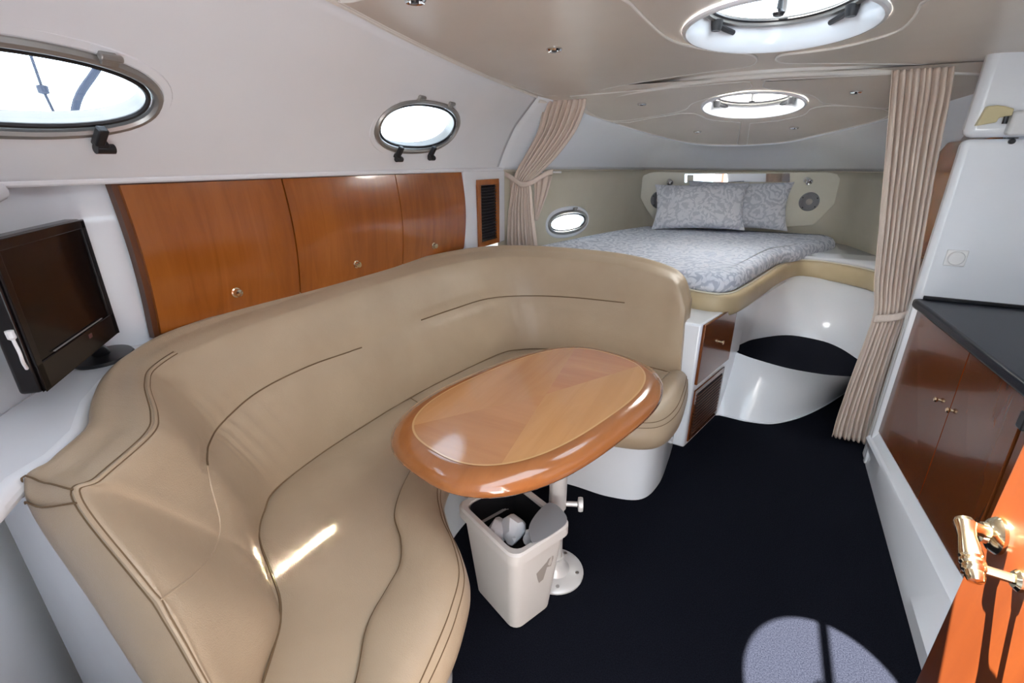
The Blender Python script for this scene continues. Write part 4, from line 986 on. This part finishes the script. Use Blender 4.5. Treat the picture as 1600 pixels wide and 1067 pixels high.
for (xl, yl, xr, yr, yo, am) in ((853, 160, 915, 151, 0, .5), (846, 178, 912, 170, 0, .9), (838, 205, 898, 205, 0, 1), (822, 240, 874, 240, -.02, .9), (808, 268, 848, 268, -.03, .6), (803, 284, 832, 284, -.03, .4), (800, 300, 832, 300, -.03, .6), (794, 335, 834, 335, -.02, .9), (791, 375, 838, 378, -.01, 1), (790, 386, 840, 388, 0, 1)):
    a, b = cY(xl, yl, 2.93), cY(xr, yr, 2.93); lev.append((a.x, b.x, (a.z+b.z)/2, yo, am))
cL = curtain('curtain', 'taupe curtain swept aside and gathered near the porthole', lev, 8, 2.94, seed=8)
tag(cL, 'taupe curtain swept aside and gathered by the air vent', 'curtain', 'taupe berth curtains')
tl = cr([cY(788, 271, 2.945), cY(800, 278, 2.90), cY(815, 288, 2.885), cY(832, 284, 2.90), cY(852, 272, 2.95), cY(864, 268, 2.99)], 26)
t2 = obj('tieback', band(tl, 0.03), curt, cL); t2.modifiers.new('thick', 'SOLIDIFY').thickness = 0.004
# loose flaps of the same curtain either side of the tie
lev = []
for (xl, yl, xr, yr, yo, am) in ((832, 278, 862, 270, 0.03, .6), (833, 300, 855, 296, .03, .8), (833, 325, 845, 325, .03, .6), (833, 345, 838, 345, .03, .3)):
    a, b = cY(xl, yl, 2.97), cY(xr, yr, 2.97); lev.append((a.x, b.x, (a.z+b.z)/2, yo, am))
fo_ = curtain('gathered_flap', '', lev, 3, 2.96, seed=5, amp=0.012); fo_.parent = cL
lev = []
for (xl, yl, xr, yr, yo, am) in ((787, 272, 806, 284, 0.03, .4), (786, 300, 802, 300, .03, .8), (787, 340, 799, 340, .03, .8), (788, 384, 798, 384, .03, .8)):
    a, b = cY(xl, yl, 2.97), cY(xr, yr, 2.97); lev.append((a.x, b.x, (a.z+b.z)/2, yo, am))
fo_ = curtain('gathered_flap', '', lev, 2, 2.96, seed=6, amp=0.010); fo_.parent = cL
hk = [cY(840, 269, 2.99), cY(877, 269, 3.0)]
tag(obj('curtain_hook', MB().tube(hk, 0.006, 8), whitep, None), 'thin white tie hook behind the gathered curtain', 'hook')

# ================================================================== GALLEY
gal = thing('galley_cabinet', 'glossy cherry galley cabinet under the dark counter', 'cabinet', (0.75, 1.9, 0))
def gx(y, z): return 0.684+0.066*(2.6-y)+(0.83-z)*0.03*(2.6-y)
def gface(y0, y1, z0, z1, off, th):
    f4 = [Vector((gx(y, z)+off, y, z)) for y, z in ((y0, z0), (y1, z0), (y1, z1), (y0, z1))]
    return MB().prism(f4, (th, 0, 0))
obj('carcass', gface(2.64, 0.75, 0.19, 0.835, 0.010, 0.5), dark, gal, smooth=False)
doors = [(2.63, 2.085, (1468, 625)), (2.079, 1.70, (1483, 641)), (1.682, 0.80, None)]
for y0, y1, kpx_ in doors:
    d = obj('door', gface(y0, y1, 0.20, 0.825, -0.004, 0.014), shaded_cherry, gal, smooth=False)
    if kpx_:
        q = pX(*kpx_, 0.712); q.x = gx(q.y, q.z)-0.004
        obj('knob', MB().lathe([(0.005, 0), (0.005, 0.004), (0.009, 0.007), (0.010, 0.012), (0.006, 0.016), (0.0001, 0.0165)], 16, q, rotm((-1, -0.06, 0))), brass, d)
    else:
        q = pX(1597, 648, 0.745); q.x = gx(q.y, q.z)-0.004; q.y = min(q.y, 1.67)
        obj('latch', MB().box(q+Vector((-0.006, 0, 0)), (0.014, 0.035, 0.05)), blackp, d, bevel=0.004)
sill = []
for y in [2.66-0.04*k for k in range(48)]:
    t = (2.6-y); fx = 0.668-0.012*t; 
    rx = 0.645+0.085*t if y < 2.55 else 0.66; rx = 0.655+0.072*t
    sill.append([Vector((fx, y, 0)), Vector((fx+0.004, y, 0.05)), Vector((rx-0.006, y, 0.135)), Vector((rx, y, 0.148)), Vector((rx+0.010, y, 0.154)), Vector((gx(y, 0.2)+0.0, y, 0.192)), Vector((gx(y, 0.2)+0.05, y, 0.195))])
obj('sill', MB().grid(sill), gel, gal, angle=28)
obj('end_post', MB().box((0.675, 2.640, 0.42), (0.03, 0.03, 0.83)), gel, gal, bevel=0.006)
ct = [(0.655, 2.60), (0.668, 2.50), (0.688, 2.2), (0.712, 1.8), (0.74, 1.4), (0.79, 0.75), (1.35, 0.75), (1.35, 2.653), (0.67, 2.653), (0.655, 2.635)]
cto = obj('countertop', MB().prism([(x, y, 0.835) for x, y in ct], (0, 0, 0.038)), counter, None, bevel=0.010)
tag(cto, 'dark blue-black galley countertop against the white bulkhead', 'countertop')
obj('backsplash_lip', MB().box((1.02, 2.648, 0.880), (0.66, 0.012, 0.016)), blackp, cto, bevel=0.003)
sw = pY(1493, 403, BK); st = thing('light_switch', 'square white switch plate with round button on bulkhead', 'switch', tuple(sw))
obj('plate', MB().box(sw+Vector((0, -0.004, 0)), (0.072, 0.008, 0.068)), whitep, st, bevel=0.004)
obj('button', MB().lathe([(0.029, 0.006), (0.029, 0.012), (0.026, 0.016), (0.0001, 0.017)], 28, sw, rotm((0, -1, 0))), whitep, st)
# ivory latch block and white fitting on upper band
ub = pY(1556, 176, BK-0.03); lt = thing('door_catch', 'ivory plastic catch block high on the white bulkhead', 'catch', tuple(ub))
obj('block', MB().prism([ub+Vector(q) for q in ((-0.045, 0, -0.045), (0.012, 0, -0.034), (0.015, 0, -0.018), (0.05, 0, -0.012), (0.05, 0, 0.012), (0.02, 0, 0.022), (0.0, 0, 0.026), (-0.03, 0, 0.024))], (0, 0.03, 0)), ivory, lt, bevel=0.004)
obj('plunger', MB().tube([ub+Vector((0.035, 0.0, -0.014)), ub+Vector((0.035, 0.0, -0.040))], 0.008, 10), blackp, lt)
wf = pY(1590, 190, BK-0.02); wf2 = thing('strike_bracket', 'white moulded bracket beside the ivory catch block', 'bracket', tuple(wf))
obj('bracket_body', MB().box(wf+Vector((0.02, 0, -0.005)), (0.09, 0.05, 0.085)), whitep, wf2, bevel=0.012)
rb = pY(1580, 221, BK); tag(obj('rubber_bumper', MB().lathe([(0.010, 0), (0.010, 0.012), (0.006, 0.016), (0.0001, 0.016)], 14, rb, rotm((0, -1, 0))), blackp, None), 'small black rubber bumper on the white bulkhead', 'bumper')

# ================================================================== DOWNLIGHTS
def downlight(px_, fz, lb, first=None, s=1.0):
    c = psurf(*px_, lambda x, y: fz(x, y)-0.007)
    t = thing('downlight', lb, 'downlight', tuple(c), 'ceiling downlights')
    obj('bezel', MB().lathe([(0.030*s, 0.002), (0.031*s, -0.004), (0.026*s, -0.010), (0.018*s, -0.008), (0.016*s, 0.004)], 28, c), chrome, t)
    obj('lens', MB().lathe([(0.0001, -0.002), (0.016*s, -0.002), (0.017*s, 0.002), (0.0001, 0.003)], 20, c), greyp, t)
    obj('hood', MB().lathe([(0.0001, -0.012), (0.009*s, -0.011), (0.012*s, -0.004), (0.0001, -0.002)], 14, c), blackp, t)
    return t
downlight((866, 76), zc, 'chrome downlight in the saloon ceiling above the curtain')
downlight((648, -2), zc, 'chrome downlight at the top edge of the saloon ceiling')
for px_, lb in (((1003, 162), 'small downlight in the left aft berth ceiling panel'), ((1338, 143), 'small downlight in the right aft berth ceiling panel'), ((1090, 205), 'small downlight in the left forward berth ceiling panel'), ((1241, 199), 'small downlight in the right forward berth ceiling panel')):
    downlight(px_, lambda x, y: zf(x, y)+0.003, lb, s=0.9)

# ================================================================== FOREGROUND DOOR
DX = 0.39
d1 = thing('door_1', 'sunlit orange cherry wood door with brass handle in the foreground', 'door', (DX, 0.55, 0.04), kind='structure')
obj('door_leaf', MB().box((DX+0.018, 0.546, 0.93), (0.036, 0.64, 1.78)), doorwood, d1, bevel=0.004)
hr = pX(1562, 838, DX)
gt = pX(1508, 820, DX-0.049); ge = pX(1526, 912, DX-0.046); gd = (gt-ge).normalized(); gl = (gt-ge).length; k_ = gl/0.093
h = obj('handle', MB().tube([hr, hr.lerp(gt, 0.55), gt], [0.011, 0.009, 0.011], 14), brass, d1)
obj('rosette', MB().lathe([(0.027, 0), (0.028, 0.005), (0.023, 0.012), (0.016, 0.016), (0.015, 0.022), (0.0001, 0.024)], 26, hr, rotm((-1, 0, 0))), brass, h)
obj('grip', MB().lathe([(r_*1.2, z_*k_) for r_, z_ in [(0.0001, 0.012), (0.009, 0.010), (0.0115, 0.003), (0.0095, -0.008), (0.009, -0.02), (0.0115, -0.045), (0.0120, -0.052), (0.0105, -0.055), (0.0125, -0.058), (0.0125, -0.062), (0.0105, -0.065), (0.0120, -0.068), (0.0115, -0.073), (0.0095, -0.076), (0.0095, -0.083), (0.0075, -0.090), (0.0001, -0.093)]], 22, gt, rotm(gd)), brass, h)
ls = gt.lerp(ge, 0.72); lk_ = Vector((DX, ls.y-0.006, ls.z+0.002))
obj('lower_stay', MB().tube([ls, lk_], 0.007, 10), brass, h)
obj('keyhole_plate', MB().lathe([(0.015, 0), (0.015, 0.004), (0.011, 0.008), (0.0001, 0.008)], 16, lk_, rotm((-1, 0, 0))), brass, h)

# ================================================================== OUTSIDE THE PORTHOLES
strut = mat('awning_strut_paint', (0.035, 0.045, 0.075), 0.6)
gr_ = thing('awning_strut', 'blue-grey awning strut seen outside through the large porthole', 'strut', (-1.98, 0.7, 1.5))
q0 = pX(165, 75, -1.98); obj('stanchion', MB().tube(cr([Vector((q0.x, q0.y, 1.955)), q0, pX(150, 110, -1.98), pX(120, 160, -1.98), pX(112, 240, -1.98)], 24), 0.011, 10), strut, gr_)
q1 = pX(44, 75, -1.98); obj('brace', MB().tube([Vector((q1.x, q1.y, 1.955)), q1, pX(66, 138, -1.98), pX(84, 175, -1.98)], 0.004, 8), strut, gr_)
obj('clamp', MB().lathe([(0.0001, -0.014), (0.013, -0.010), (0.014, 0.010), (0.0001, 0.014)], 12, pX(67, 140, -1.98)), strut, gr_)

for o in bpy.data.objects:
    if '_loc' in o: del o['_loc']
